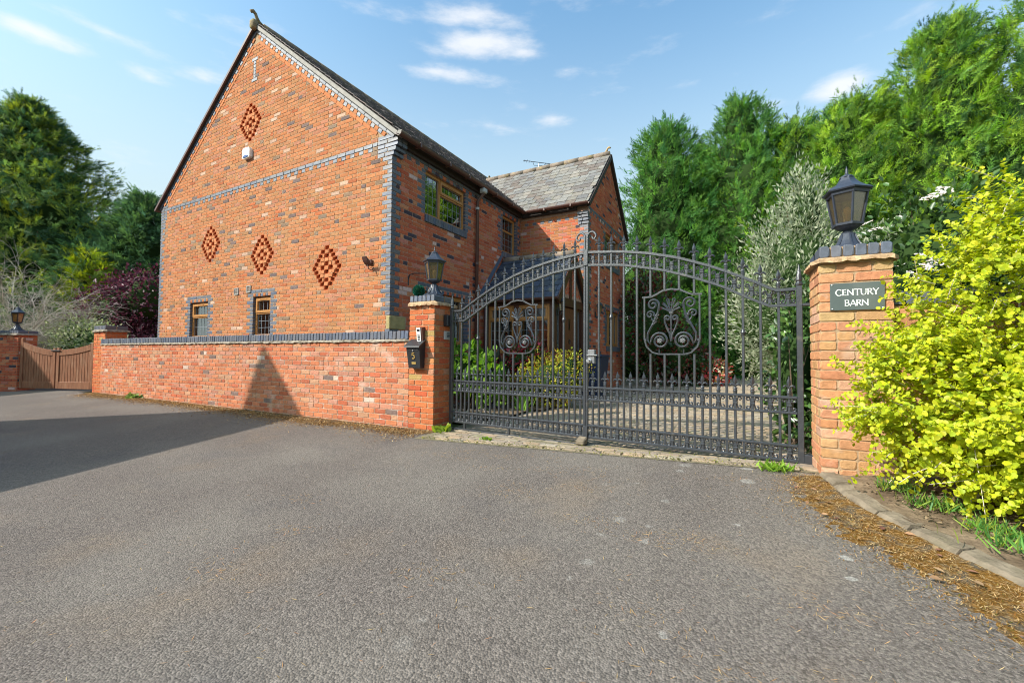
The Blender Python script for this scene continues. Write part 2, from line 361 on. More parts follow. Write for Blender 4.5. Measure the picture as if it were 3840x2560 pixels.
class Wall:
    """a brick face: O origin at u = 0, z = 0; U along, N outwards; fr(u, depth, z)"""
    def __init__(s, O, U, N, pal, pieces, mk='brick', z_off=.045):
        s.O = Vector(O); s.U = Vector(U).normalized(); s.N = Vector(N).normalized(); s.pal = pal; s.p = pieces; s.mk = mk; s.zo = z_off
        s.core = MB(); s.hole = []; s.rows = {}
        s.rot = Matrix((s.U, -s.N, Vector((0, 0, 1)))).transposed().to_4x4()
    def fr(s, u, d, z): return tuple(s.O + s.U * u - s.N * d + Vector((0, 0, z)))
    def brick(s, u0, u1, z0, z1, kind='brick', col=None, proud=0, D=.02, tilt=0, mk=None):
        if u1 - u0 < .012: return
        L = round((u1 - u0) / .005) * .005; H = round((z1 - z0) * 1000) / 1000
        g = piece_geo(L, H, D, R.randrange(5 if L > .2 else 3))
        c = Vector(s.fr((u0 + u1) / 2, -proud - R.uniform(0, .003), (z0 + z1) / 2))
        m = Matrix.Translation(c) @ s.rot
        if tilt: m = m @ Matrix.Rotation(-tilt, 4, 'Y')
        mk = mk or ('blue' if kind == 'blue_brick' else s.mk)
        s.p.put(kind, g, m, col or pick(BLUE if kind == 'blue_brick' else s.pal), mk, s.N, L * H)
    def z(s, k): return s.zo + .075 * k
    def course(s, k, a, b, reserved=(), blocked=(), bond=None):
        """one course from a to b: reserved (u0, u1, kind, proud) bricks first, blocked spans left open, the rest in stretcher bond"""
        z0, z1 = s.z(k) + .005, s.z(k) + .07
        for r in reserved: s.brick(r[0] + .005, r[1] - .005, z0, z1, r[2], proud=r[3] if len(r) > 3 else 0)
        cuts = sorted([(r[0], r[1]) for r in reserved] + list(blocked)); free = []; x = a
        for p, q in cuts:
            if p > x: free.append((x, min(p, b)))
            x = max(x, q)
        if x < b: free.append((x, b))
        off = bond if bond is not None else (.1125 if k % 2 else 0)
        for p, q in free:
            n = math.floor((p - off) / .225); js = []
            while True:
                j = off + .225 * n
                if j >= q - .02: break
                if j > p + .02: js.append(j)
                n += 1
            # now and then two headers instead of a stretcher
            js2 = [p] + js + [q]; out = [js2[0]]
            for e in js2[1:]:
                if e - out[-1] > .2 and R.random() < .12: out.append((out[-1] + e) / 2)
                out.append(e)
            for e0, e1 in zip(out[:-1], out[1:]):
                if e1 - e0 > .022: s.brick(e0 + .005, e1 - .005, z0, z1)
def clip(poly, a, b, c):
    """keep a*u + b*v <= c"""
    out = []
    for i in range(len(poly)):
        p, q = poly[i], poly[(i + 1) % len(poly)]; dp, dq = a * p[0] + b * p[1] - c, a * q[0] + b * q[1] - c
        if dp <= 0: out.append(p)
        if dp * dq < 0:
            t = dp / (dp - dq); out.append((p[0] + t * (q[0] - p[0]), p[1] + t * (q[1] - p[1])))
    return out
def core_panel(mb, fr, u0, u1, v0, v1, holes, planes=(), d0=.0035, d1=.22):
    """mortar body of a wall, with holes (u0, u1, v0, v1[, back]) left open (or open down to depth back)"""
    vs = sorted({v0, v1, *[h[2] for h in holes if v0 < h[2] < v1], *[h[3] for h in holes if v0 < h[3] < v1]})
    for va, vb in zip(vs[:-1], vs[1:]):
        m = (va + vb) / 2; hs = sorted(h for h in holes if h[2] < m < h[3]); us = sorted({u0, u1, *[h[0] for h in hs], *[h[1] for h in hs]})
        for ua, ub in zip(us[:-1], us[1:]):
            k = (ua + ub) / 2; inside = [h for h in hs if h[0] < k < h[1]]; d = d0
            if inside:
                if len(inside[0]) < 5: continue
                d = inside[0][4]
            poly = [(ua, va), (ub, va), (ub, vb), (ua, vb)]
            for pl in planes:
                poly = clip(poly, *pl)
                if len(poly) < 3: break
            if len(poly) >= 3: mb.prism(poly, fr, d, d1)

# ------------------------------------------------------------------ ground
def gh(X, Y):
    r = min(max((X + 3.8) / 4.3, 0), 1) * .14
    z = r - .065 * min(max(4.4 - Y, 0), 3.3)
    if X > -4.2: z += .02 * min(max(Y - 4.6, 0), 13)
    return z - .05 * min(max((Y - 4.36) / .3, 0), 1) * min(max((X + 3.4) / 2, 0), 1)
def sheet(xs, ys, dz, keep=None):
    mb = MB(); nx = len(xs)
    mb.v = [(x, y, gh(x, y) + dz) for y in ys for x in xs]
    for j in range(len(ys) - 1):
        for i in range(nx - 1):
            if keep is None or keep((xs[i] + xs[i + 1]) / 2, (ys[j] + ys[j + 1]) / 2): mb.f.append((j * nx + i, j * nx + i + 1, (j + 1) * nx + i + 1, (j + 1) * nx + i))
    return mb
def rng_(a, b, n): return [a + (b - a) * i / n for i in range(n + 1)]
xs = [-900, -300, -120, -70] + rng_(-45, 12, 114) + [30, 70, 200, 900]
ys = [-900, -200, -60, -25] + rng_(-12, 24, 72) + [40, 90, 300, 900]
structure(sheet(xs, ys, -.02).build('ground', M['grassy'], smooth=True))
# tarmac
m = mat('tarmac', (.138, .114, .098), .9, .15, noise=.5, nscale=70)
patch(m, (.30, .275, .25), 260, .60, .68, .8, detail=3, seed=1)
patch(m, (.045, .04, .038), 190, .57, .66, .85, detail=3, seed=5)
patch(m, (.19, .165, .14), .7, .42, .66, .65, seed=2)
patch(m, (.23, .16, .10), 1.3, .56, .72, .3, seed=9)
patch(m, (.09, .083, .083), 1.6, .56, .72, .35, seed=3)
n = m.node_tree.nodes; L = m.node_tree.links.new; p = n['Principled BSDF']; g = n.new('ShaderNodeNewGeometry')
def socket(): return p.inputs['Base Color'].links[0].from_socket
# lichen: pale round spots, only towards the kerb side
vo = n.new('ShaderNodeTexVoronoi'); vo.voronoi_dimensions = '2D'; vo.inputs['Scale'].default_value = 4.2; vo.inputs['Randomness'].default_value = 1
wob = n.new('ShaderNodeTexNoise'); wob.inputs['Scale'].default_value = 26; L(g.outputs['Position'], wob.inputs['Vector'])
wv = n.new('ShaderNodeVectorMath'); wv.operation = 'MULTIPLY_ADD'; L(wob.outputs['Color'], wv.inputs[0]); wv.inputs[1].default_value = (.05, .05, 0); L(g.outputs['Position'], wv.inputs[2])
flat = n.new('ShaderNodeVectorMath'); flat.operation = 'MULTIPLY'; L(wv.outputs[0], flat.inputs[0]); flat.inputs[1].default_value = (1, 1, 0); L(flat.outputs[0], vo.inputs['Vector'])
sep = n.new('ShaderNodeSeparateColor'); L(vo.outputs['Color'], sep.inputs[0])
def nm(op, a, b, cl=False):
    q = n.new('ShaderNodeMath'); q.operation = op; q.use_clamp = cl
    for i, v in enumerate((a, b)):
        if isinstance(v, (int, float)): q.inputs[i].default_value = v
        else: L(v, q.inputs[i])
    return q.outputs[0]
rsp = nm('MULTIPLY', nm('POWER', sep.outputs[0], 3.5), .23)
spot = nm('MULTIPLY', nm('SUBTRACT', rsp, vo.outputs['Distance']), 22, True)
sx = n.new('ShaderNodeSeparateXYZ'); L(g.outputs['Position'], sx.inputs[0])
spot = nm('MULTIPLY', spot, nm('MULTIPLY', nm('ADD', sx.outputs[0], 1.6), .5, True))
spot = nm('MULTIPLY', spot, nm('GREATER_THAN', sep.outputs[1], .25)); spot = nm('MULTIPLY', spot, .5)
mx = n.new('ShaderNodeMix'); mx.data_type = 'RGBA'; L(spot, mx.inputs[0]); L(socket(), mx.inputs[6]); mx.inputs[7].default_value = (.42, .40, .36, 1); L(mx.outputs[2], p.inputs['Base Color'])
v2 = n.new('ShaderNodeTexVoronoi'); v2.voronoi_dimensions = '2D'; v2.inputs['Scale'].default_value = 105; L(g.outputs['Position'], v2.inputs['Vector'])
sc2 = n.new('ShaderNodeSeparateColor'); L(v2.outputs['Color'], sc2.inputs[0]); chip = n.new('ShaderNodeMapRange'); chip.inputs[3].default_value = .70; chip.inputs[4].default_value = 1.28; L(sc2.outputs[0], chip.inputs[0])
cv = n.new('ShaderNodeVectorMath'); cv.operation = 'SCALE'; L(socket(), cv.inputs[0]); L(chip.outputs[0], cv.inputs['Scale']); L(cv.outputs[0], p.inputs['Base Color'])
b_ = n.new('ShaderNodeBump'); b_.inputs['Strength'].default_value = .6; b_.inputs['Distance'].default_value = .006; b_.invert = True; L(v2.outputs['Distance'], b_.inputs['Height']); L(b_.outputs[0], p.inputs['Normal'])
M['tarmac'] = m
road_keep = lambda x, y: (y < 4.5 if x > -15.2 else y < 6) and x < 1.6
structure(sheet(rng_(-24, 1.8, 86), rng_(-9, 6, 50), 0, road_keep).build('road', M['tarmac'], smooth=True))
structure(sheet(rng_(-3.7, 1.4, 17), rng_(4.2, 17.5, 45), .004).build('driveway', mat('paver_sand', (.20, .17, .11), .95, .1, noise=.4, nscale=40, bump=.5), smooth=True))

# ------------------------------------------------------------------ windows
def make_window(parent, fr, u0, u1, z0, z1, lights, depth=.055, m='oak', name='window', lead=True, curtain=None):
    """lights: (ua, ub, za, zb, opening?, n across, n up) as fractions; frame > pane, lead came, opening sash"""
    f = MB(); b = .045; dd = depth + .06
    f.box((u0, depth, z0), (u0 + b, dd, z1), fr); f.box((u1 - b, depth, z0), (u1, dd, z1), fr)
    f.box((u0 + b, depth, z1 - b), (u1 - b, dd, z1), fr); f.box((u0 + b, depth - .012, z0), (u1 - b, dd, z0 + b), fr)
    iu0, iu1, iz0, iz1 = u0 + b, u1 - b, z0 + b, z1 - b
    sashes = []; panes = []; seen = set()
    for ua, ub, za, zb, op, na, nu in lights:
        a, c, e, g = iu0 + ua * (iu1 - iu0), iu0 + ub * (iu1 - iu0), iz0 + za * (iz1 - iz0), iz0 + zb * (iz1 - iz0)
        if ub < 1 and ('u', ub) not in seen: f.box((c - .022, depth + .001, iz0), (c + .022, dd - .001, iz1), fr); seen.add(('u', ub))
        if zb < 1: f.box((a, depth + .002, g - .02), (c, dd - .002, g + .02), fr)
        if ub < 1: c -= .022
        if ua > 0: a += .022
        if zb < 1: g -= .02
        if za > 0: e += .02
        if op:
            s = MB(); t = .038; q0, q1 = depth - .016, depth + .03
            s.box((a - .01, q0, e - .01), (a + t, q1, g + .01), fr); s.box((c - t, q0, e - .01), (c + .01, q1, g + .01), fr); s.box((a + t, q0, g - t), (c - t, q1, g + .01), fr); s.box((a + t, q0, e - .01), (c - t, q1, e + t), fr)
            s.box(((a + c) / 2 - .12, q0 - .008, g - .022), ((a + c) / 2 + .12, q0, g - .008), fr)
            sashes.append(s); a += t; c -= t; e += t; g -= t
        panes.append((a, c, e, g, na, nu))
    w = f.build(name, M[m], parent)
    for s in sashes: s.build('sash', M[m], w)
    for a, c, e, g, na, nu in panes:
        MB().box((a, depth + .036, e), (c, depth + .044, g), fr).build('pane', M['pane'], w)
        if lead:
            l = MB(); d = depth + .031
            for i in range(1, na): u = a + (c - a) * i / na; l.box((u - .003, d, e), (u + .003, d + .004, g), fr)
            for i in range(1, nu): z = e + (g - e) * i / nu; l.box((a, d + .001, z - .003), (c, d + .005, z + .003), fr)
            if l.v:
                for q0, q1, q2, q3 in ((a, a + .006, e, g), (c - .006, c, e, g), (a, c, e, e + .006), (a, c, g - .006, g)): l.box((q0, d - .001, q2), (q1, d + .006, q3), fr)
                l.build('lead_lattice', M['lead'], w)
    if curtain:
        k = MB()
        for (ca, cb) in curtain:
            n_ = 14; A = u0 + (u1 - u0) * ca; B = u0 + (u1 - u0) * cb
            for i in range(n_):
                x0, x1 = A + (B - A) * i / n_, A + (B - A) * (i + 1) / n_; d0 = depth + .1 + .02 * (i % 2); d1 = depth + .1 + .02 * ((i + 1) % 2)
                k.add([fr(x0, d0, z0), fr(x1, d1, z0), fr(x1, d1, z1), fr(x0, d0, z1)], [(0, 1, 2, 3)])
        k.build('curtain', M['curtain'], w)
    return w

# ------------------------------------------------------------------ the barn house
XS, YG, YW, XW, XL, XR = -5.24, 5.325, 9.98, -3.39, -13.2, -9.22
YE = 13.52; YB = 14.75; SL = .81; AP = 8.08; TH = math.atan(SL)
house = thing('barn_house', 'tall red brick barn house with blue brick corners, diamond brickwork and a steep slate roof', 'house', (XR, 9, 0))
HP = Pieces()
wg = Wall((0, YG, 0), (1, 0, 0), (0, -1, 0), GABLE, HP)
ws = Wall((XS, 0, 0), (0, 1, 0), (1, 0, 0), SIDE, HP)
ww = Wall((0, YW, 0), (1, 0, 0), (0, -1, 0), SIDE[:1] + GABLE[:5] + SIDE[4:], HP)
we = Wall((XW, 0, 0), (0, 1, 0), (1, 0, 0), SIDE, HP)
GW1 = (-11.63, -10.86, 1.395, 2.22); GW2 = (-9.1, -8.51, 1.395, 2.22)
half = lambda z, off=.35: (AP - off - z) / SL
# diamonds of recessed and projecting headers
hd = .1125;  DIA = [(-10.825, 46), (-8.835, 40), (-6.83, 34), (-9.38, 79)]
EDGE = {5: 0, 4: 1, 3: 1.5, 2: 2, 1: 2.5, 0: 3}; INNER = {3: [0], 1: [0], 0: [-1, 1]}
dia_rows = {}; dark_cells = []; rec = []
for cu, ck in DIA:
    for r in range(-5, 6):
        e = EDGE[abs(r)]; dark = sorted({-e, e} | set(INNER.get(abs(r), [])) if abs(r) != 5 else {0})
        k = ck + r; z0, z1 = wg.z(k), wg.z(k + 1); u = lambda c: cu + c * hd
        dia_rows.setdefault(k, []).append((u(-e - .5), u(e + .5)))
        for c in dark: dark_cells.append((u(c - .5), u(c + .5), z0, z1)); rec.append((u(c - .5), u(c + .5), z0, z1))
        for p, q in zip(dark[:-1], dark[1:]):
            a, b = p + .5, q - .5
            nb = max(1, round(b - a)); w_ = (b - a) / nb
            for i in range(nb):
                if w_ > .2: wg.brick(u(a + i * w_) + .005, u(a + (i + 1) * w_) - .005, z0 + .005, z1 - .005, D=.1, proud=R.choice((0, .004, .008)), col=jit((.50, .20, .09)))
def jambs(ops, k, zf, ztop=None):
    """blue jamb bricks beside openings in course k -> reserved, blocked"""
    res, blk = [], []
    for (a, b, z0, z1, *_) in ops:
        if z0 - .01 < zf(k) + .03 < z1:
            l = .215 if k % 2 else .1025
            res += [(a - l - .005, a + .005, 'blue_brick', 0, .1), (b - .005, b + l + .005, 'blue_brick', 0, .1)]; blk.append((a, b))
    return res, blk
def lintel(wall, a, b, z, ext=.14):
    """upright alternate headers over an opening with a blue course on top: spans the two courses above z"""
    n = max(3, round((b - a) / .085)); n += 1 - n % 2; w_ = (b - a) / n
    for i in range(n):
        bl = i % 2; wall.brick(a + i * w_ + .005, a + (i + 1) * w_ - .005, z + .003, z + .07, 'blue_brick' if bl else 'brick', D=.1)
    for x0, x1 in ((a - .2, a), (b, b + .2)): wall.brick(x0 + .005, x1 - .005, z + .005, z + .07, 'blue_brick')
    n = max(2, round((b - a + 2 * ext) / .225)); w_ = (b - a + 2 * ext) / n
    for i in range(n): wall.brick(a - ext + i * w_ + .005, a - ext + (i + 1) * w_ - .005, z + .08, z + .145, 'blue_brick')
VENTS = [(-9.79, -9.63, 2.30, 2.45), (-9.335, -9.18, 2.32, 2.47)]
for k in range(12, 110):
    z = wg.z(k)
    res, blk = jambs((GW1, GW2), k, wg.z)
    for kk, ext in ((29, .2), (30, .14)):
        if k == kk: blk += [(o[0] - ext, o[1] + ext) for o in (GW1, GW2)]
    blk += dia_rows.get(k, [])
    if z < 4.69:
        a, b = XL, XS
        if k < 58:
            l = .215 if k % 2 else .1025
            if k in (19, 20, 21): blk.append((XS - .085, XS + .01)); l = 0
            if l: res.append((XS - l - .005, XS + .005, 'blue_brick'))
            res.append((XL - .005, XL + l + .005 if l else XL + .11, 'blue_brick'))
            if k >= 55: res[-1] = (XL - .005, XL + .235, 'blue_brick')
        elif k < 62:
            st = {58: .04, 59: .08, 60: .12, 61: .12}[k]; w_ = .225 if k % 2 else .17
            res += [(XS - .34, XS - .34 + w_, 'blue_brick', .003, .06), (XS - .34 + w_, XS + st + .005, 'blue_brick', .003, .06), (XL - .005, XL + .17, 'blue_brick'), (XL + .17, XL + .3, 'blue_brick')]
            if k == 61:
                u = XL + .3
                while u < XS - .36: res.append((u, min(u + .225, XS - .34), 'blue_brick', .004)); u += .225
            if k == 60:
                u = XL + .3; i = 0
                while u < XS - .36: res.append((u, min(u + .1125, XS - .34), 'blue_brick' if i % 2 else 'brick', .003)); u += .1125; i += 1
        for r in res: wg.brick(r[0] + .005, r[1] - .005, z + .005, z + .07, r[2], proud=r[3] if len(r) > 3 else 0, D=r[4] if len(r) > 4 else .02)
        wg.course(k, a, b, (), [(r[0], r[1]) for r in res] + blk)
    else:
        h = half(z)
        if h < .06: break
        if k == 62:
            wg.brick(XS - .33, XS + .12, z + .005, z + .07, 'blue_brick', proud=.003, D=.06); wg.brick(XL, XL + .33, z + .005, z + .07, 'blue_brick', proud=.003, D=.06)
            wg.course(k, XL + .34, XS - .34)
            continue
        zt = 1
        # the letter-like iron-coloured tie: a blue upright with two cross pieces
        if 91 <= k <= 97:
            w_ = .1 if k in (91, 97) else .04; wg.brick(XR - .05 - w_, XR - .05 + w_, z + .003, z + .072, 'blue_brick', proud=.004); blk.append((XR - .055 - w_, XR - .045 + w_))
        wg.course(k, max(XR - h, XL), min(XR + h, XS), (), blk)
for o in (GW1, GW2): lintel(wg, o[0], o[1], o[3])
def grow(o, g=.01): return (o[0] - g, o[1] + g, o[2] - g, o[3] + g)
core_panel(wg.core, wg.fr, XL + .008, XS - .008, 0, 8.0, [grow(GW1), grow(GW2)] + dark_cells, [(SL, 1, AP - .1 + SL * XR), (-SL, 1, AP - .1 - SL * XR)])
# slope courses under the verge
for sd in (1, -1):
    ex = Vector((math.cos(TH), 0, -sd * math.sin(TH))); ez = Vector((sd * math.sin(TH), 0, math.cos(TH))); ey = Vector((0, 1, 0))
    rot = Matrix((ex, ey, ez)).transposed().to_4x4(); LEN = math.hypot(XS + .12 - XR, SL * (XS + .12 - XR))
    for row, (p0, step, alt) in enumerate(((.055, .225, 0), (.13, .1125, 1), (.205, .225, 2))):
        t = .08 + .14 * row; i = 0; end = LEN - .02 - .11 * row
        while t + step < end:
            cx = (t + step / 2) * sd; c = Vector((XR, YG, AP)) + ex * cx - ez * (p0 + .0375) + Vector((0, -.018 + .004 * row, 0))
            bl = alt == 0 or (alt == 1 and i % 2)
            HP.put('blue_brick' if bl else 'brick', piece_geo(round((step - .01) / .005) * .005, .065, .06, R.randrange(4)), Matrix.Translation(c) @ rot, pick(BLUE) if bl else jit((.52, .20, .09)), 'blue' if bl else 'brick', wg.N, step * .065)
            t += step; i += 1
# side wall
SO = [(6.18, 7.47, 3.645, 4.47), (9.05, 9.72, 3.57, 4.47), (6.15, 7.5, 1.245, 2.22)]
PORCH = (8.2, YW)
for k in range(0, 60):
    z = ws.z(k); res, blk = jambs(SO, k, ws.z)
    if k < 58:
        l = .1025 if k % 2 else .215
        if k in (19, 20, 21): blk.append((YG, YG + .39))
        else: res.append((YG + .017, YG + .005 + l, 'blue_brick'))
    else:
        st = {58: .04, 59: .08}[k]
        for e0, e1 in ((YG + .017, YG + .115), (YG + .115, YG + .235)): res.append((e0, e1, 'blue_brick', st, .12))
    for o, kk in ((SO[2], 29), (SO[2], 30)):
        if k == kk: blk.append((o[0] - (.2 if k == 29 else .14), o[1] + (.2 if k == 29 else .14)))
    if k in (46, 47): blk.append((SO[0][0] - .01, SO[0][1] + .06))
    if k == 59:
        u = YG + .24; i = 0
        while u < YW - .1: res.append((u, u + .1125, 'blue_brick' if i % 2 else 'brick', .003)); u += .1125; i += 1
    for r in res: ws.brick(r[0] + .005, r[1] - .005, z + .005, z + .07, r[2], proud=r[3] if len(r) > 3 else 0, D=r[4] if len(r) > 4 else .02)
    ws.course(k, YG + .02, YW, (), [(r[0], r[1]) for r in res] + blk)
for st, k in ((.12, 60), (.12, 61), (.12, 62)):
    z = ws.z(k)
    for e0, e1 in ((YG + .022, YG + .11), (YG + .12, YG + .23)): ws.brick(e0, e1, z + .005, z + .07, 'blue_brick', proud=st, D=.14)
u = YG + .25
while u < YW - .2: ws.brick(u, u + .215, ws.z(60) + .005, ws.z(60) + .07, 'blue_brick', proud=.012); u += .225
lintel(ws, 6.15, 7.5, 2.22)
u = SO[0][0] - .01
while u < SO[0][1] + .05:            # blue sill of bricks on edge
    ws.brick(u, u + .065, 3.502, 3.64, 'blue_brick', proud=.03, D=.1); u += .075
u = SO[1][0]
while u < SO[1][1] - .02: ws.brick(u, u + .065, 3.43, 3.565, 'blue_brick', proud=.03, D=.1); u += .075
u = SO[2][0]
while u < SO[2][1] - .02: ws.brick(u, u + .065, 1.11, 1.24, 'blue_brick', proud=.03, D=.1); u += .075
core_panel(ws.core, ws.fr, YG + .23, YB, 0, 4.72, [grow(o) for o in SO])
ws.core.prism([(YG + .008, 0), (YG + .23, 0), (YG + .23, 4.72), (YG + .008, 4.72)], ws.fr, .008, .1)
# wing
for k in range(0, 60):
    z = ww.z(k); res = []
    if k < 56: res.append((XW - (.215 if k % 2 else .1025) - .005, XW + .005, 'blue_brick'))
    elif k < 60:
        w_ = .13 if k % 2 else .1; st = .02 * (k - 55)
        res += [(XW - .26, XW - .26 + w_, 'blue_brick', st, .1), (XW - .26 + w_, XW + .02, 'blue_brick', st, .1)]
    if k == 58:
        u = XS + .01; i = 0
        while u < XW - .28: res.append((u, u + .1125, 'blue_brick' if i % 2 else 'brick', .003)); u += .1125; i += 1
    for r in res: ww.brick(r[0] + .005, r[1] - .005, z + .005, z + .07, r[2], proud=r[3] if len(r) > 3 else 0, D=r[4] if len(r) > 4 else .02)
    if z > 2.1: ww.course(k, XS, XW, (), [(r[0], r[1]) for r in res])
    else: ww.course(k, -3.5, XW, (), [(r[0], r[1]) for r in res])
core_panel(ww.core, ww.fr, XS, XW - .008, 0, 4.75, [])
EO = [(11.4, 12.72, 3.57, 4.395), (11.45, 12.75, 1.32, 2.295)]; ym = (YW + YE) / 2
for k in range(0, 90):
    z = we.z(k); res, blk = jambs(EO, k, we.z)
    if z > 4.66:
        h = (6.66 - .2 - z) / 1.08
        if h < .06: break
        we.course(k, ym - h, ym + h); continue
    if k < 60: res.append((YW + .017, YW + .005 + (.1025 if k % 2 else .215), 'blue_brick'))
    if k in (60, 61) or (k == 30 or k == 31) and False:
        u = YW + .02; i = 0
        while u < YE - .1: res.append((u, u + .1125, 'blue_brick' if k == 61 or i % 2 else 'brick', .003)); u += .1125; i += 1
    if k in (30, 31): blk.append((EO[1][0] - .2, EO[1][1] + .2))
    for r in res: we.brick(r[0] + .005, r[1] - .005, z + .005, z + .07, r[2], proud=r[3] if len(r) > 3 else 0)
    we.course(k, YW + .02, YE, (), [(r[0], r[1]) for r in res] + blk)
lintel(we, 11.45, 12.75, 2.295, .1)
u = EO[1][0]
while u < EO[1][1]: we.brick(u, u + .065, 1.18, 1.31, 'blue_brick', proud=.03, D=.1); u += .075
u = EO[0][0]
while u < EO[0][1]: we.brick(u, u + .065, 3.43, 3.565, 'blue_brick', proud=.03, D=.1); u += .075
core_panel(we.core, we.fr, YW + .008, YE, 0, 6.5, [grow(o) for o in EO], [(1.08, 1, 6.6 + 1.08 * (ym)), (-1.08, 1, 6.6 - 1.08 * ym)])
# bodies of the walls, plus the unseen back walls and floors that keep the rooms dark
rp_ = MB()
for a, b, z0, z1 in rec:
    rp_.box((a - .05, .048, z0 - .02), (b + .05, .12, z1 + .02), wg.fr)
    for q in ((a - .02, a + .003, z0, z1), (b - .003, b + .02, z0, z1), (a + .004, b - .004, z1 - .003, z1 + .01), (a + .004, b - .004, z0 - .01, z0 + .003)): rp_.box((q[0], .002, q[2] + .001), (q[1], .047, q[3] - .001), wg.fr)
stuff(rp_.build('recess', mat('recess_brick', (.52, .15, .06), .9, .08, noise=.2), house))
wall_g = wg.core.build('gable_wall', M['mortar'], house); wall_s = ws.core.build('side_wall', M['mortar_side'], house)
wall_w = ww.core.build('wing_wall', M['mortar_side'], house); wall_e = we.core.build('wing_end_wall', M['mortar_side'], house)
bk = MB(); bk.box((XL, YG + .25, 0), (XL + .2, YB, 4.7)); bk.box((XL, YB, 0), (XS, YB + .2, 4.7)); bk.box((XL + .21, YG + .24, 2.42), (XS - .24, YB - .02, 2.55)); bk.box((XS + .01, YE - .22, 0), (XW - .23, YE, 4.7))
bk.box((XS + .02, YW + .24, 2.42), (XW - .24, YE - .25, 2.5)); bk.box((XL + .3, YG + 1.6, 0), (XS - .3, YG + 1.7, 4.6)); bk.box((XS - 1.7, YG + 1.75, 0), (XS - 1.6, YB - .1, 4.6))
bk.build('back_wall', mat('back_brick', (.36, .13, .06), .9, .2, noise=.3), house)
# the mortar bodies carry the bricks: gable bricks are children of their own wall
def slate_rows(o, xdir, updir, nrm, rows, gauge, span, col):
    """o: eave point at the start; span(r) -> (a, b) along xdir; rows of overlapping slates"""
    z_ = (updir * math.cos(.055) + nrm * math.sin(-.055)); y_ = -(nrm * math.cos(.055) + updir * math.sin(.055)); rot = Matrix((xdir, y_, z_)).transposed().to_4x4()
    for r in range(rows):
        a, b = span(r); t = a - R.uniform(0, .2)
        while t < b:
            w_ = R.uniform(.21, .29); e0, e1 = max(t, a), min(t + w_, b); t += w_
            if e1 - e0 < .05: continue
            c = o + xdir * ((e0 + e1) / 2) + updir * (gauge * (r + .5) + R.uniform(-.006, .006)) + nrm * (.028 + R.uniform(0, .006))
            HP.put('slate', piece_geo(round((e1 - e0 - .006) / .01) * .01, gauge + .05, .014, R.randrange(4), .003, .02), Matrix.Translation(c) @ rot @ Matrix.Rotation(R.uniform(-.012, .012), 4, 'Y'), col(), 'slate', nrm, w_ * gauge)
rc = MB()
def slab(pts, n_, t=.09): rc.add([Vector(p) for p in pts] + [Vector(p) - n_ * t for p in pts], [tuple(range(len(pts))), tuple(range(2 * len(pts) - 1, len(pts) - 1, -1))] + [(i, i + len(pts), (i + 1) % len(pts) + len(pts), (i + 1) % len(pts)) for i in range(len(pts))])
nR = Vector((math.sin(TH), 0, math.cos(TH))); uR = Vector((-math.cos(TH), 0, math.sin(TH)))
ex0 = XS + .16; ez0 = AP - SL * (ex0 - XR) + .03
slab([(ex0, YG - .05, ez0), (ex0, YB + .1, ez0), (XR, YB + .1, AP + .03), (XR, YG - .05, AP + .03)], nR)
slab([(XL - .16, YG - .05, ez0), (XR, YG - .05, AP + .03), (XR, YB + .1, AP + .03), (XL - .16, YB + .1, ez0)], Vector((-math.sin(TH), 0, math.cos(TH))))
wz0, wy0, wzr = 4.73, YW - .13, 6.66; sW = math.hypot(ym - wy0, wzr - wz0); nW = Vector((0, -(wzr - wz0), ym - wy0)) / sW; uW = Vector((0, ym - wy0, wzr - wz0)) / sW
slab([(-7.6, wy0, wz0), (XW + .05, wy0, wz0), (XW + .05, ym, wzr), (-7.6, ym, wzr)], nW)
slab([(-7.6, YE + .13, wz0), (-7.6, ym, wzr), (XW + .05, ym, wzr), (XW + .05, YE + .13, wz0)], Vector((0, wzr - wz0, ym - wy0)) / sW)
roof = rc.build('roof', mat('roof_felt', (.06, .055, .05), .9, .1), house)
LS = math.hypot(ex0 - XR, SL * (ex0 - XR)); g1 = .2
valley = lambda t: wy0 + (t / sW) * (ym - wy0)
scol = lambda: jit(R.choice(((.115, .088, .085), (.10, .085, .082), (.13, .10, .092))), .2)
# the main slope stops at the valley against the wing roof
def spanR(r):
    zz = ez0 + g1 * (r + .5) * math.sin(TH); f = (zz - wz0) / (wzr - wz0)
    return (0, (wy0 + f * (ym - wy0) if f < 1 else YB + .1) - (YG - .05))
slate_rows(Vector((ex0, YG - .05, ez0)), Vector((0, 1, 0)), uR, nR, int(LS / g1), g1, spanR, scol)
lcol = lambda: jit(R.choice(((.20, .185, .165), (.18, .168, .152), (.22, .198, .172), (.16, .148, .14), (.15, .122, .105))), .13)
def spanW(r):
    zz = wz0 + .2 * (r + .5) * uW.z; xv = XR + (AP + .03 - zz) / SL
    return (xv - (-8.2), XW + .05 + 8.2)
slate_rows(Vector((-8.2, wy0, wz0)), Vector((1, 0, 0)), uW, nW, int(sW / .2), .2, spanW, lcol)
rt_ = MB(); rt_.tube([(0, 0, 0), (.444, 0, 0)], .085, 10); rt_me = rt_.mesh('ridge_tile', patch(mat('ridge_tile', (.24, .19, .15), .9, .1, noise=.3, nscale=12, bump=.5), (.36, .27, .10), 7, .55, .68, .7), True)
for i in range(9): link('ridge_tile', rt_me, roof, Matrix.Translation((-7.4 + .448 * i, ym, wzr + .02 + R.uniform(-.006, .006))))
for i in range(20): link('ridge_tile', rt_me, roof, Matrix.Translation((XR, YG + .12 + .46 * i, AP + .03)) @ Matrix.Rotation(math.pi / 2, 4, 'Z'))
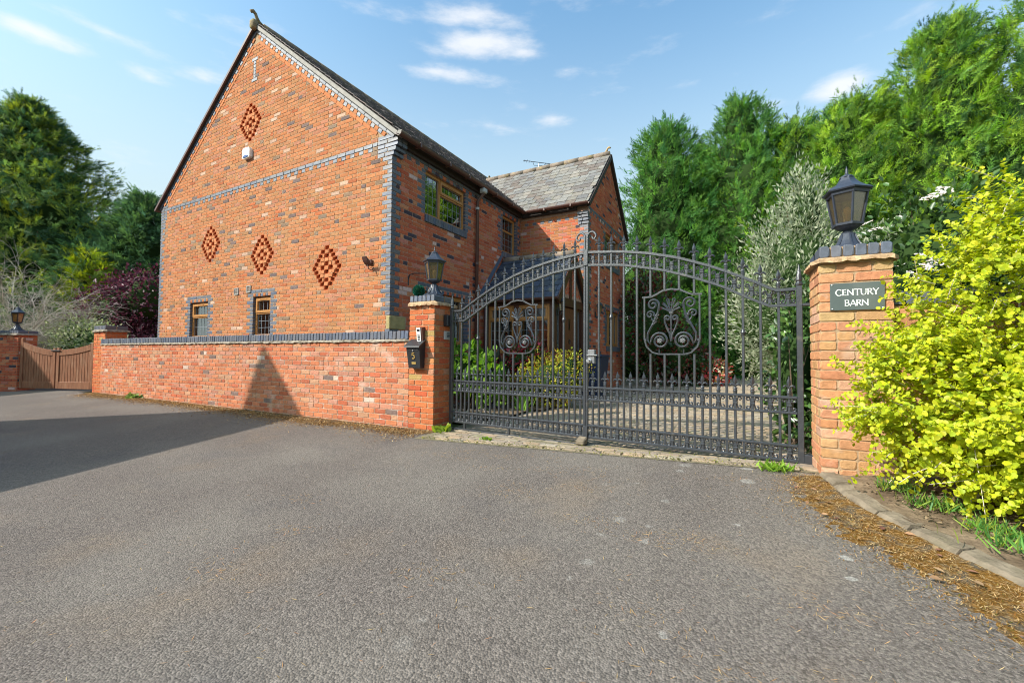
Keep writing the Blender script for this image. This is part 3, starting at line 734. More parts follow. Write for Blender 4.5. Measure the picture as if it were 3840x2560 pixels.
def finial(x, y, z, d, m, k=1):
    f = MB(); dx, dy = d
    fr = local((x, y, z), math.atan2(dy, dx))
    f.cbox((-.05 * k, -.1 * k, -.2 * k), (.12 * k, .1 * k, .05 * k), .03, fr)
    pts = [(.3, 0, .02), (.16, 0, .08), (.1, 0, .17), (.07, 0, .25), (0, 0, .285), (-.04, 0, .25), (-.02, 0, .22)]
    f.tube([fr(a * k, b * k, c * k) for a, b, c in pts], [.05 * k, .055 * k, .045 * k, .042 * k, .05 * k, .05 * k, .03 * k], 8)
    return f.build('ridge_finial', m, roof, True)
lich = patch(mat('lichen_clay', (.26, .20, .13), .9, .1, noise=.3, nscale=14, bump=.6), (.33, .30, .12), 9, .5, .65, .8)
finial(XR, YG - .1, AP + .03, (0, 1), lich, .78); finial(XR, YB + .05, AP + .03, (0, -1), lich, .7); finial(XW, ym, wzr + .04, (-1, 0), mat('buff_clay', (.42, .29, .14), .85, .2, noise=.2, bump=.4), .6)
# verges, fascia boards, gutters
for sd in (1, -1):
    ex = Vector((sd * math.cos(TH), 0, -math.sin(TH))); ez = Vector((sd * math.sin(TH), 0, math.cos(TH))); L_ = (XS + .15 - XR) / math.cos(TH)
    v = MB(); fr = lambda a, d, z: tuple(Vector((XR, YG, AP)) + ex * a + ez * z + Vector((0, d, 0)))
    if sd == 1:
        v.box((.1, -.055, -.055), (L_, .1, .012), fr); v.box((L_, -.06, -.05), (L_ + .1, .1, .02), lambda a, d, z: (lambda q: (q[0] + .02, q[1], q[2] + (a - L_) * .5))(fr(a, d, z)))
        v.build('verge', M['verge'], roof)
    else:
        v.box((.1, -.085, -.06), (L_ + .05, .1, -.005), fr); v.build('verge_board', M['gutter'], roof)
        MB().box((.05, -.07, -.004), (L_ + .03, .06, .014), fr).build('undercloak', M['verge'], roof)
for sd in (1, -1):
    ex = Vector((0, sd * (ym - wy0) / sW, -(wzr - wz0) / sW)); ez = Vector((0, sd * (wzr - wz0) / sW, (ym - wy0) / sW))
    fr = lambda a, d, z: tuple(Vector((XW + .05, ym, wzr)) + ex * a + ez * z + Vector((-d, 0, 0)))
    MB().box((0, -.03, -.1), (sW + .03, .05, -.002), fr).build('verge_board', M['board'], roof)
fa = MB(); fa.box((XS + .012, YG + .26, 4.6), (XS + .075, YW - .09, 4.72)); fa.box((XS + .012, YG + .26, 4.72), (XS + .15, YW - .09, 4.735)); fa.box((XS + .08, YW - .075, 4.60), (XW - .28, YW - .012, 4.72)); fa.build('fascia', M['board'], house)
gt = MB()
def gutter(p, q, r=.058):
    p, q = Vector(p), Vector(q); t = (q - p).normalized(); s_ = t.cross(Vector((0, 0, 1)))
    prof = [(math.cos(math.pi * i / 8 + math.pi) * r, math.sin(math.pi * i / 8 + math.pi) * r) for i in range(9)]
    prof = prof + [(x * .86, y * .86) for x, y in reversed(prof)]
    vs = [e + s_ * x + Vector((0, 0, y)) for e in (p, q) for x, y in prof]; n_ = len(prof)
    gt.add(vs, [(i, (i + 1) % n_, (i + 1) % n_ + n_, i + n_) for i in range(n_)] + [tuple(range(n_ - 1, -1, -1)), tuple(range(n_, 2 * n_))])
gutter((XS + .2, YG - .07, 4.715), (XS + .2, YW - .2, 4.715)); gutter((XS + .24, YW - .21, 4.712), (XW + .07, YW - .21, 4.712))
gutter_o = gt.build('gutter', M['gutter'], house)
gb = MB(); gb.box((-.065, -.018, -.066), (.065, .018, .006)); gb_me = gb.mesh('gutter_bracket', M['gutter'])
for y in (5.75, 6.6, 7.25, 8.35, 9.1): link('gutter_bracket', gb_me, gutter_o, Matrix.Translation((XS + .2, y, 4.715)))
for x in (-4.45, -3.75): link('gutter_bracket', gb_me, gutter_o, Matrix.Translation((x, YW - .21, 4.712)) @ Matrix.Rotation(math.pi / 2, 4, 'Z'))
dp = MB(); dp.tube([(XS + .2, 7.86, 4.68), (XS + .2, 7.86, 4.55), (XS + .07, 7.83, 4.4), (XS + .07, 7.82, .1)], .036, 10); dpo = dp.build('downpipe', M['gutter'], house, True)
for z in (4.2, 3.0, 2.2, 1.2): MB().lathe([(.044, 0), (.044, .05)], (XS + .07, 7.82, z), 10).build('pipe_clip', M['grey_p'] if z > 4 else M['gutter'], dpo)
MB().cbox((XS + .135, 7.79, 4.55), (XS + .265, 7.93, 4.66), .02).build('hopper', M['grey_p'], dpo)
# windows
make_window(house, wg.fr, GW1[0], GW1[1], 1.395, 2.22, [(0, 1, 0, .6, 0, 5, 2), (0, 1, .6, 1, 1, 5, 1)], curtain=[(0, 1)])
make_window(house, wg.fr, GW2[0], GW2[1], 1.395, 2.22, [(0, 1, 0, .6, 0, 4, 3), (0, 1, .6, 1, 1, 3, 1)], curtain=[(.1, 1)])
make_window(house, ws.fr, 6.18, 7.47, 3.645, 4.47, [(0, .36, 0, 1, 0, 3, 4), (.36, 1, 0, .66, 0, 5, 3), (.36, 1, .66, 1, 1, 5, 1)], curtain=[(.55, .95)])
make_window(house, ws.fr, 9.05, 9.72, 3.57, 4.47, [(0, 1, 0, .62, 0, 3, 3), (0, 1, .62, 1, 0, 3, 1)], curtain=[(.4, .95)])
make_window(house, ws.fr, 6.15, 7.5, 1.245, 2.22, [(0, .5, 0, 1, 0, 4, 4), (.5, 1, 0, 1, 1, 4, 4)])
make_window(house, we.fr, 11.4, 12.72, 3.57, 4.395, [(0, .5, 0, 1, 1, 3, 3), (.5, 1, 0, 1, 0, 3, 3)])
make_window(house, we.fr, 11.45, 12.75, 1.32, 2.295, [(0, .33, 0, 1, 1, 3, 4), (.33, .66, 0, 1, 0, 3, 4), (.66, 1, 0, 1, 1, 3, 4)])
o = MB().cbox((XS - .08, YG - .006, 1.465), (XS + .008, YG + .2, 1.69), .012).cbox((XS - .05, YG + .01, 1.463), (XS + .007, YG + .38, 1.692), .012).build('corner_stone', M['stone'], house)
for i, (a, b, z0, z1) in enumerate(VENTS):
    v = MB(); v.box((a, -.02, z0), (a + .02, .01, z1), wg.fr); v.box((b - .02, -.02, z0), (b, .01, z1), wg.fr); v.box((a + .02, -.02, z1 - .02), (b - .02, .01, z1), wg.fr); v.box((a + .02, -.02, z0), (b - .02, .01, z0 + .02), wg.fr)
    for j in range(5): v.box((a + .02, -.012, z0 + .025 + j * .021), (b - .02, .004, z0 + .035 + j * .021), wg.fr)
    v.build('vent_grille', M['verge'], house)
HP.finish({'brick': wall_g, 'blue_brick': wall_g, 'slate': roof}, 300, hide=lambda p: (p.y < YG + .1 and p.z < 1.36))

# ------------------------------------------------------------------ front wall and gate pillars
def fillet(mb, fr, x0, x1, y0, y1, z0, z1, out, n=60, seed=1):
    """bedding of mortar under a coping with a ragged drip edge"""
    r = random.Random(seed)
    per = []
    lx, ly = x1 - x0, y1 - y0; tot = 2 * (lx + ly)
    for i in range(n):
        t = tot * i / n
        if t < lx: p = (x0 + t, y0, 0, -1)
        elif t < lx + ly: p = (x1, y0 + t - lx, 1, 0)
        elif t < 2 * lx + ly: p = (x1 - (t - lx - ly), y1, 0, 1)
        else: p = (x0, y1 - (t - 2 * lx - ly), -1, 0)
        per.append(p)
    rings = []
    for k in range(4):
        ring = []
        for x, y, a, b in per:
            o_ = (.0, out * r.uniform(.75, 1.1), out * r.uniform(.8, 1.15), -.004)[k]; z = (z1, z1 - (z1 - z0) * .45, z0 + r.uniform(-.012, .006), z0 + .004)[k]
            cx = 1 if x in (x0, x1) and False else 1
            ring.append(fr(x + a * o_ + (o_ * .7 if abs(x - x1) < 1e-6 and not a else 0), y + b * o_, z))
        rings.append(ring)
    vs = [p for ring in rings for p in ring]; fs = []
    for k in range(3):
        for i in range(n): fs.append((k * n + i, (k + 1) * n + i, (k + 1) * n + (i + 1) % n, k * n + (i + 1) % n))
    fs += [tuple(range(n - 1, -1, -1)), tuple(range(3 * n, 4 * n))]
    mb.add(vs, fs)
fwl = thing('garden_wall', 'long low red brick wall with a blue brick coping in front of the barn house', 'wall', (-9.3, 4.75, 0))
FP = Pieces(); wf = Wall((0, 4.64, 0), (1, 0, 0), (0, -1, 0), GWALL, FP, 'lime', -.045)
for k in range(0, 17): wf.course(k, -14.42, -4.185)
core_panel(wf.core, wf.fr, -14.415, -4.19, -.1, 1.23, [], d1=.2); wc = wf.core.build('wall_body', M['mortar_grey'], fwl)
fb = MB(); fillet(fb, lambda x, y, z: (x, y, z), -14.43, -4.19, 4.642, 4.85, 1.228, 1.262, .03, 420); fb.build('mortar_fillet', M['fillet_grey'], fwl)
x = -14.42
while x < -4.2:
    g = piece_geo(.065, .115, .22, R.randrange(4)); c = Vector((x + .0325, 4.632 + R.uniform(-.004, .004), 1.318 + R.uniform(-.004, .004)))
    FP.put('coping_brick', g, Matrix.Translation(c) @ Matrix.Rotation(R.uniform(-.015, .015), 4, 'Y'), pick(BLUE), 'blue', Vector((0, -1, 0)), .0075); x += .0752
MB().box((-14.41, 4.645, 1.262), (-4.2, 4.84, 1.368)).build('coping_joint', M['mortar_grey'], fwl)
FP.finish(fwl, 300)

def pillar(name, label, loc, rz, w, d, courses, pal, grp, cop=.085, fil=.04, fmat='fillet', mk='brick', z0=0.0, sides='frlb', cop_n=6, mort='mortar'):
    """square brick pillar: bricks on its faces, mortar fillet, blue coping of bricks on edge"""
    t = thing(name, label, 'gate pillar', loc, rz, grp); P_ = Pieces(); fr = local(loc, rz); c, s = math.cos(rz), math.sin(rz)
    core = MB().box((.005, .005, -.3), (w - .005, d - .005, .075 * courses + .01), fr)
    V = lambda x, y: Vector((x * c - y * s, x * s + y * c, 0)); o = Vector(loc)
    faces = {'f': (o, V(1, 0), V(0, -1), w, 0), 'r': (o + V(w, 0), V(0, 1), V(1, 0), d, .021), 'l': (o + V(0, d), V(0, -1), V(-1, 0), d, 0), 'b': (o + V(w, d), V(-1, 0), V(0, 1), w, .021)}
    for f in sides:
        O_, U_, N_, ln, st = faces[f]; wl_ = Wall(O_, U_, N_, pal, P_, mk, z0)
        en = ln + .005 if f in 'f' else ln - .016
        for k in range(-2 if z0 < .01 else 0, courses):
            wl_.course(k, st - .005 if f == 'f' else st, en, bond=.0 if k % 2 else .11)
    body = core.build('pillar_body', M[mort], t); top = .075 * courses
    P_.finish(t, 300)
    fb = MB(); fillet(fb, fr, 0, w, 0, d, top - .004, top + fil, .045, 64, len(label)); fb.build('mortar_fillet', M[fmat], t)
    MB().box((.012, .012, top + fil - .002), (w - .012, d - .012, top + fil + cop - .008), fr).build('coping_joint', M['mortar'], t)
    P2 = Pieces(); rot = Matrix((V(1, 0), V(0, 1), Vector((0, 0, 1)))).transposed().to_4x4(); st = w / cop_n
    for i in range(cop_n):
        for j in (0, 1):
            g = piece_geo(round((st - .011) / .005) * .005, cop, d / 2 - .006, R.randrange(3))
            m_ = rot if j == 0 else rot @ Matrix.Rotation(math.pi, 4, 'Z')
            q = fr(st * (i + .5), -.004 if j == 0 else d + .004, top + fil + cop / 2)
            P2.put('coping_brick', g, Matrix.Translation(q) @ m_, pick(BLUE), 'blue', V(0, -1) if j == 0 else V(1, -1), .01)
    P2.finish(t, 300)
    return t
pillar('gate_pillar', 'brick pillar with letterbox and keypad at the end of the low wall', (-4.185, 4.64, 0), 0, .44, .44, 23, PILLAR, 'brick gate pillars', .085, .05, mk='brick', z0=.02, sides='frlb')
pillar('gate_pillar', 'brick pillar carrying the house name sign beside the golden shrub', (.482, 4.122, .121 - .06), rad(2), .457, .45, 23, RPIL, 'brick gate pillars', .09, .035, z0=-.015, mk='lime')
pillar('gate_pillar', 'plain brick pillar without a lamp where the low wall meets the brown gate', (-15.08, 4.7, 0), 0, .7, .45, 21, PILLAR, 'brick gate pillars', .1, .05, 'fillet_grey', z0=0.0, cop_n=8, sides='fr')
GA = math.atan2(4.82 - 3.95, 2.15)
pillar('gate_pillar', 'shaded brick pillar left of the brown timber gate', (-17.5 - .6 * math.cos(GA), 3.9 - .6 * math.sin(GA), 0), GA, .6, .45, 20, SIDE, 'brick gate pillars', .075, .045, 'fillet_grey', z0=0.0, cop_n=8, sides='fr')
# wall running on behind the golden shrub
rw = thing('garden_wall', 'brick wall running on behind the golden shrub beside the sign pillar', 'wall', (2.5, 4.4, .1))
RP = Pieces(); c2, s2 = math.cos(rad(2)), math.sin(rad(2)); wr = Wall((.482 + .457 * c2, 4.122 + .457 * s2 + .06, .08), (c2, s2, 0), (s2, -c2, 0), RPIL, RP, 'brick', 0)
for k in range(0, 18): wr.course(k, .01, 4.2)
core_panel(wr.core, wr.fr, 0, 4.2, -.2, 1.355, [], d1=.2); wr.core.build('wall_body', M['mortar'], rw)
for i in range(56):
    c = Vector(wr.fr(.04 + .075 * i, -.01, 1.41)); RP.put('coping_brick', piece_geo(.065, .1, .23, R.randrange(4)), Matrix.Translation(c) @ wr.rot, pick(BLUE), 'blue', wr.N, .006)
RP.finish(rw, 300)
# low wall far behind the end pillar
gw2 = thing('garden_wall', 'short stretch of red brick wall between the plum tree and the house', 'wall', (-15.5, 10, 0)); GP = Pieces()
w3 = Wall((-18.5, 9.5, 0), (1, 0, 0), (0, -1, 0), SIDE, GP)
for k in range(8, 22): w3.course(k, 0, 5.2)
core_panel(w3.core, w3.fr, 0, 5.2, 0, 1.7, []); w3.core.build('wall_body', M['mortar_side'], gw2); GP.finish(gw2, 300)

# ------------------------------------------------------------------ lanterns on the pillars
def hexpt(r, i, rot=0): q = math.pi / 3 * i + rot; return r * math.cos(q), r * math.sin(q)
def lantern(loc, rz, label):
    t = thing('pillar_lantern', label, 'lantern', loc, rz, 'lanterns on the gate pillars'); fr = local(loc, rz)
    b = MB(); b.lathe([(.148, 0), (.148, .022), (.14, .03), (.125, .034)], n=8, rot=math.pi / 8)
    pr = [(.118, .034), (.098, .05), (.078, .078), (.062, .11), (.052, .14), (.046, .165), (.047, .172), (.034, .178), (.03, .19), (.045, .196), (.07, .205), (.088, .222), (.094, .232)]
    b.lathe(pr, n=12, rot=0)
    for i in range(6):
        pts = [(*[v * 1.05 for v in hexpt(r, i)], z) for r, z in pr[:6]]; b.tube(pts, [.011, .01, .008, .007, .006, .005], 5)
    b.v = [fr(*p) for p in b.v]; b.build('base', M['lampmetal'], t)
    c = MB(); rb, rtp, zb, zt = .096, .137, .232, .492
    c.lathe([(rb + .012, zb - .006), (rb + .014, zb + .012), (rb - .012, zb + .014), (rb - .012, zb - .004)], n=6); c.lathe([(rtp + .006, zt - .02), (rtp + .012, zt + .006), (rtp - .015, zt + .006), (rtp - .02, zt - .018)], n=6)
    for i in range(6):
        x0, y0 = hexpt(rb, i); x1, y1 = hexpt(rtp, i); c.tube([(x0, y0, zb), (x1, y1, zt)], .0085, 4, roll=0)
    c.v = [fr(*p) for p in c.v]; c.build('cage', M['lampmetal'], t)
    for i in range(6):
        p = MB(); k = .96
        (x0, y0), (x1, y1) = hexpt(rb * k, i), hexpt(rb * k, i + 1); (x2, y2), (x3, y3) = hexpt(rtp * k, i + 1), hexpt(rtp * k, i)
        a, bb, cc, d = Vector((x0, y0, zb + .012)), Vector((x1, y1, zb + .012)), Vector((x2, y2, zt - .016)), Vector((x3, y3, zt - .016))
        nn = (bb - a).cross(d - a).normalized() * .003
        p.add([fr(*v) for v in (a, bb, cc, d, a - nn, bb - nn, cc - nn, d - nn)], [(0, 1, 2, 3), (7, 6, 5, 4), (0, 4, 5, 1), (1, 5, 6, 2), (2, 6, 7, 3), (3, 7, 4, 0)]); p.build('glass_pane', M['amber'], t)
    r_ = MB(); r_.lathe([(.125, zt + .004), (.166, zt + .006), (.172, zt + .016), (.158, zt + .028), (.118, zt + .05), (.088, zt + .075), (.066, zt + .1), (.05, zt + .128), (.05, zt + .134)], n=6); r_.lathe([(.05, zt + .132), (.046, zt + .142), (.03, zt + .15), (.024, zt + .156)], n=10)
    r_.v = [fr(*p) for p in r_.v]; r_.build('roof', M['lampmetal'], t)
    f = MB(); f.lathe([(.018, zt + .152), (.01, zt + .165), (.014, zt + .172), (.009, zt + .178), (.01, zt + .19), (.006, zt + .21), (.002, zt + .228)], n=8); f.v = [fr(*p) for p in f.v]; f.build('finial', M['lampmetal'], t, True)
    l = MB(); l.lathe([(.012, .24), (.012, .3), (.02, .32), (.027, .345), (.024, .37), (.008, .388)], n=10); l.v = [fr(*p) for p in l.v]; l.build('bulb', M['glow'], t, True)
    return t
lan = lantern((.705, 4.355, 1.878), rad(38), 'black hexagonal lantern on the pillar with the house name sign')
copy_thing(lan, (-3.935, 4.86, 1.867), rad(30), 'black hexagonal lantern on the pillar above the letterbox')
copy_thing(lan, (-17.86, 3.95, 1.62), rad(50), 'small far lantern on the shaded pillar left of the brown gate')

# ------------------------------------------------------------------ iron gates
GO, GR = (-3.62, 4.9, 0), rad(-4.5); gf = local(GO, GR); GM = Matrix.Translation(GO) @ Matrix.Rotation(GR, 4, 'Z')
UP = [(0, 1.664), (.16, 1.664), (.28, 1.735), (.43, 1.815), (.7, 1.945), (1.0, 2.062), (1.3, 2.145), (1.6, 2.2), (1.98, 2.24)]
LO = [(0, 1.522), (.205, 1.522), (.43, 1.64), (.58, 1.73), (.86, 1.849), (1.156, 1.953), (1.58, 2.05), (1.98, 2.092)]
def prof(T, u):
    u = u if u < 2 else 4.0 - u; u = max(0, min(1.98, u))
    for (a, z0), (b, z1) in zip(T[:-1], T[1:]):
        if u <= b: return z0 + (z1 - z0) * (u - a) / (b - a)
    return T[-1][1]
def smooth_prof(T, u):
    us = u if u < 2 else 4.0 - u
    return prof(T, u) if us < .22 else sum(prof(T, u + k * .05) for k in (-1, 0, 1)) / 3
def spiral(cx, cz, a0, a1, r0, r1, n=12): return [(cx + (r0 + (r1 - r0) * i / n) * math.cos(rad(a0 + (a1 - a0) * i / n)), 0, cz + (r0 + (r1 - r0) * i / n) * math.sin(rad(a0 + (a1 - a0) * i / n))) for i in range(n + 1)]
# spear finial
f_ = MB(); f_.lathe([(.0145, 0), (.0145, .018), (.017, .024), (.017, .03), (.013, .036), (.0155, .044), (.012, .05), (.009, .062), (.012, .07)], n=8)
f_.lathe([(.007, .07), (.010, .085), (.0165, .108), (.0155, .122), (.009, .142), (.0045, .152), (.0055, .158), (.002, .166)], n=4, sy=.7)
for sx_ in (1, -1): f_.tube([(0, 0, .066), (sx_ * .012, 0, .083), (sx_ * .026, 0, .087), (sx_ * .037, 0, .078), (sx_ * .04, 0, .066)], [.006, .0085, .009, .007, .003], 5); f_.tube([(0, -.002, .06), (sx_ * .012, -.004, .056), (sx_ * .019, -.004, .048)], [.004, .004, .002], 4)
f_.v = [(x * 1.12, y * 1.12, z * 1.07) for x, y, z in f_.v]; FIN = f_.mesh('spear_finial', M['iron'])
s_ = MB()
for sx_ in (1, -1):
    for sz_ in (1, -1):
        pts = [(.010, 0, .002), (.013, 0, .016), (.019, 0, .032)] + spiral(.034, .034, 165, -130, .0165, .0075, 8)
        s_.tube([(x * sx_, 0, z * sz_) for x, y, z in pts], .0074, 5)
s_.cbox((-.019, -.016, -.012), (.019, .016, .006), .004); s_.cbox((-.014, -.014, .006), (.014, .014, .026), .003)
s_.v = [(x * 1.1, y * 1.05, z * 1.1) for x, y, z in s_.v]; SCR = s_.mesh('scroll_ornament', M['iron'])
s2_ = MB(); s2_.join(s_); s2_.box((-.011, -.009, -.066), (.011, .009, -.011)); SCT = s2_.mesh('scroll_ornament', M['iron'])
k_ = MB(); k_.lathe([(.014, -.03), (.02, -.024), (.015, -.014), (.024, -.006), (.024, .004), (.015, .012), (.02, .022), (.014, .03)], n=10); KNU = k_.mesh('collar', M['iron'], True)
co = MB(); co.lathe([(.024, 0), (.03, .006), (.03, .02), (.024, .026), (.019, .036), (.026, .05), (.021, .09), (.012, .14), (.003, .19)], n=8); CONE = co.mesh('cone_finial', M['iron'])
def GT(u, z, d=0): return GM @ Matrix.Translation((u, d, z))
def leaf(side, label):
    a, b = (0, 1.963) if side == 'L' else (2.018, 4.0)
    t = thing('iron_gate_leaf', label, 'gate', gf(a if side == 'L' else b, 0, 0), GR, 'pair of ornate iron driveway gates')
    B = lambda mb: setattr(mb, 'v', [gf(*p) for p in mb.v]) or mb
    pu = (-.045, 0) if side == 'L' else (4.0, 4.047)
    B(MB().cbox((pu[0], -.024, .13 if side == 'L' else .105), (pu[1], .024, 1.68), .004)).build('hinge_post', M['iron'], t)
    link('cone_finial', CONE, t, GT((pu[0] + pu[1]) / 2, 1.68))
    # rails
    for z, h in ((.675, .024), (.54, .022), (.25, .023), (.116, .026)):
        B(MB().cbox((a, -.018, z), (b, .018, z + h), .004)).build('rail', M['iron'], t)
    n_ = 40
    for T, h in ((UP, .026), (LO, .024)):
        r = MB(); us = [a + (b - a) * i / n_ for i in range(n_ + 1)]; vs = []
        for u in us:
            z = smooth_prof(T, u); vs += [(u, -.02, z - h), (u, .02, z - h), (u, .02, z), (u, -.02, z)]
        fs = [(0, 1, 2, 3)[::-1], tuple(4 * n_ + i for i in range(4))]
        for i in range(n_):
            for j in range(4): fs.append((4 * i + j, 4 * i + (j + 1) % 4, 4 * i + 4 + (j + 1) % 4, 4 * i + 4 + j)[::-1])
        r.add(vs, fs); B(r).build('arched_rail', M['iron'], t)
    uc = 1.06 if side == 'L' else 2.928; base = .0815 if side == 'L' else 2.0745; h = .0112
    for i in range(27):
        u = base + .0708 * i if side == 'L' else base + .0717 * i; bar = MB(); short = i % 2 == 0
        if short: segs = [(.13, .70)]
        else:
            top = smooth_prof(UP, u) - .01; segs = [(.13, top)]
            if abs(u - uc) < .265:
                zc = 1.665 + .065 * max(0, math.cos((u - uc) / .19 * math.pi / 2)) if abs(u - uc) < .19 else 1.668; segs = [(.13, 1.07), (zc, top)]
        for z0, z1 in segs: bar = MB().cbox((u - h, -h, z0), (u + h, h, z1), .003); bo = B(bar).build('bar', M['iron'], t)
        link('spear_finial', FIN, bo, GT(u, .697 if short else smooth_prof(UP, u) - .002))
        if short:
            link('scroll_ornament', SCR, t, GT(u, .618)); link('scroll_ornament', SCR, t, GT(u, .196))
            link('scroll_ornament', SCT, t, GT(u, (smooth_prof(UP, u) - .026 + smooth_prof(LO, u)) / 2 + .003))
        for q in ((.426, 1.268), (1.699, 1.467), (2.281, 1.474), (3.578, 1.275)):
            if abs(u - q[0]) < .034 and not short: link('collar', KNU, bo, GT(u, q[1]))
    # middle stile with its curl, cover plates
    c0, c1, sg = (1.963, 1.988, -1) if side == 'L' else (1.992, 2.018, 1); cm = (c0 + c1) / 2
    st = MB(); st.cbox((c0, -.016, .1), (c1, .016, 2.33), .003); pts = [(cm, 0, 2.32), (cm, 0, 2.37)] + [(cm + sg * (.052 - .052 * math.cos(q)), 0, 2.40 + .06 * math.sin(q)) for q in [rad(d) for d in range(0, 181, 20)]] + [(cm + sg * .088, 0, 2.375), (cm + sg * .066, 0, 2.378), (cm + sg * .062, 0, 2.40)]
    st.tube(pts, .0125, 6); B(st).build('meeting_stile', M['iron'], t)
    # shield-shaped crest
    cr = MB(); half_ = [(-.272, 1.655), (-.272, 1.22), (-.25, 1.145), (-.19, 1.085), (-.125, 1.068)]
    cr.tube([(uc + x, 0, z) for x, z in half_] + [(uc - x, 0, z) for x, z in reversed(half_)], .011, 4)
    tp = [(-.295, 1.665), (-.2, 1.668), (-.15, 1.69), (-.09, 1.722), (0, 1.736)]; cr.tube([(uc + x, 0, z) for x, z in tp] + [(uc - x, 0, z) for x, z in reversed(tp[:-1])], .012, 4)
    cro = B(cr).build('crest_frame', M['iron'], t)
    for sx_ in (1, -1):
        X = lambda pts: [gf(uc + sx_ * x, 0, z) for x, _, z in pts]
        sc = MB(); sc.tube(X(spiral(.113, 1.205, 200, -340, .034, .088, 26) + [(.215, 0, 1.17), (.24, 0, 1.215), (.238, 0, 1.28), (.205, 0, 1.345), (.165, 0, 1.405), (.143, 0, 1.46), (.128, 0, 1.52), (.122, 0, 1.56)] + spiral(.182, 1.582, 175, -330, .062, .012, 24)), .0112, 5)
        sc.tube(X([(.15, 0, 1.44), (.175, 0, 1.50), (.2, 0, 1.515)] + spiral(.213, 1.478, 100, -280, .036, .008, 16)), .0098, 5)
        sc.build('scroll', M['iron'], cro)
        hs = MB(); hs.tube(X([(.0, 0, 1.20), (.012, 0, 1.27), (.04, 0, 1.33), (.062, 0, 1.39), (.064, 0, 1.43)] + spiral(.036, 1.435, 10, 400, .03, .008, 16)), .0098, 5); hs.build('heart_scroll', M['iron'], cro)
        lf = MB()
        for (x, z, dx, dz, w_) in ((.215, 1.34, -.075, .07, .018), (.2, 1.37, -.07, .075, .016), (.18, 1.40, -.06, .08, .016), (.165, 1.42, -.035, .085, .014), (.155, 1.44, .02, .06, .012), (.17, 1.40, .03, .055, .012)):
            lf.tube(X([(x, 0, z), (x + dx * .5 + .008, 0, z + dz * .5), (x + dx, 0, z + dz)]), [.005, w_ * .8, .003], 5)
        lf.build('acanthus_leaf', M['iron'], cro)
        ro = MB(); cx, cz = uc + sx_ * .113, 1.205
        for i in range(8): q = math.pi * i / 4; ro.tube([(cx, -.012, cz), (cx + .018 * math.cos(q), -.016, cz + .018 * math.sin(q)), (cx + .028 * math.cos(q), -.006, cz + .028 * math.sin(q))], [.006, .0105, .004], 5)
        ro.lathe([(.011, -.006), (.008, .006), (.002, .009)], (0, 0, 0), 8)
        ro.v[-24:] = [(cx + p[0], -.022 - p[2], cz + p[1]) for p in ro.v[-24:]]; B(ro).build('rosette', M['worn'], cro)
        B(MB().cbox((uc + sx_ * .262 - .012, -.012, 1.20), (uc + sx_ * .262 + .012, .012, 1.225), .003)).build('clasp', M['iron'], cro)
        B(MB().tube([(uc + sx_ * .12, 0, 1.118), (uc + sx_ * .12, 0, 1.068)], .007, 5)).build('stem', M['iron'], cro)
    pm = MB()
    for q in (-62, -38, -13, 13, 38, 62):
        dx, dz = math.sin(rad(q)), math.cos(rad(q)); l = .155 - .0009 * abs(q) * 1.1
        e = [(uc + dx * .012, 0, 1.50), (uc + dx * l * .55 - dz * .009, 0, 1.50 + dz * l * .55), (uc + dx * l - dz * .014, 0, 1.50 + dz * l * .93), (uc + dx * l * 1.04, 0, 1.50 + dz * l), (uc + dx * l + dz * .012, 0, 1.50 + dz * l * .9), (uc + dx * l * .5 + dz * .004, 0, 1.50 + dz * l * .5)]
        pm.tube(e, .0075, 5)
    pm.cbox((uc - .02, -.014, 1.478), (uc + .02, .014, 1.504), .004); B(pm).build('palmette', M['iron'], cro)
    B(MB().tube([(uc, 0, 1.2), (uc, 0, 1.30), (uc, 0, 1.48)], [.008, .006, .012], 6)).build('stem', M['iron'], cro)
    if side == 'L':
        B(MB().cbox((-.06, -.02, .018), (1.97, .016, .046), .004)).build('track_bar', M['iron'], t)
        for u in (-.045, .21, .93): B(MB().cbox((u, -.014, .046), (u + .03, .014, .118), .003)).build('track_leg', M['iron'], t)
    else:
        B(MB().cbox((1.966, -.034, .115), (2.022, -.017, .25), .003)).build('bolt_cover', M['iron'], t); B(MB().cbox((1.975, -.03, .03), (2.012, .01, .115), .003)).build('drop_bolt', M['iron'], t)
        B(MB().cbox((1.967, -.03, 2.075), (2.02, -.018, 2.255), .003)).build('cover_plate', M['iron'], t)
        lk = B(MB().cbox((2.02, -.03, .955), (2.105, .03, 1.115), .008)).build('lock', M['worn'], t)
        B(MB().lathe([(.022, -.004), (.022, .008), (.014, .012)], (0, 0, 0), 12)).v
        kn = MB(); kn.lathe([(.024, 0), (.024, .012), (.012, .02), (.012, .05), (.02, .055), (.018, .066)], (0, 0, 0), 12); kn.v = [gf(2.05 + p[0], -.03 - p[2], .99 + p[1]) for p in kn.v]; kn.build('knob', M['steel'], lk)
        B(MB().cbox((2.015, -.045, 1.045), (2.14, -.03, 1.06), .003)).build('lock_handle', M['steel'], lk)
        for z0, z1, u1 in ((1.495, 1.52, 4.15), (.10, .2, 4.13)): B(MB().cbox((4.045, -.03, z0), (u1, .03, z1), .006)).build('hinge', M['iron'], t)
        hp_ = MB(); hp_.lathe([(.014, 0), (.014, .06), (.02, .062), (.02, .085)], (0, 0, 0), 8); hp_.v = [gf(4.115 + p[0], p[1], 1.51 + p[2] * .7) for p in hp_.v]; hp_.build('hinge_pin', M['rock'], t)
    return t
leaf('L', 'left leaf of the black iron gates, with a track bar below, beside the letterbox')
leaf('R', 'right leaf of the black iron gates, with the lock, beside the name sign')
gs = MB(); gs.cbox((1.915, -.12, .0), (2.02, -.02, .085), .012); gs.v = [gf(*p[:2], p[2] + .05 - (.03 if p[1] < -.1 and p[2] > .05 else 0)) for p in gs.v]
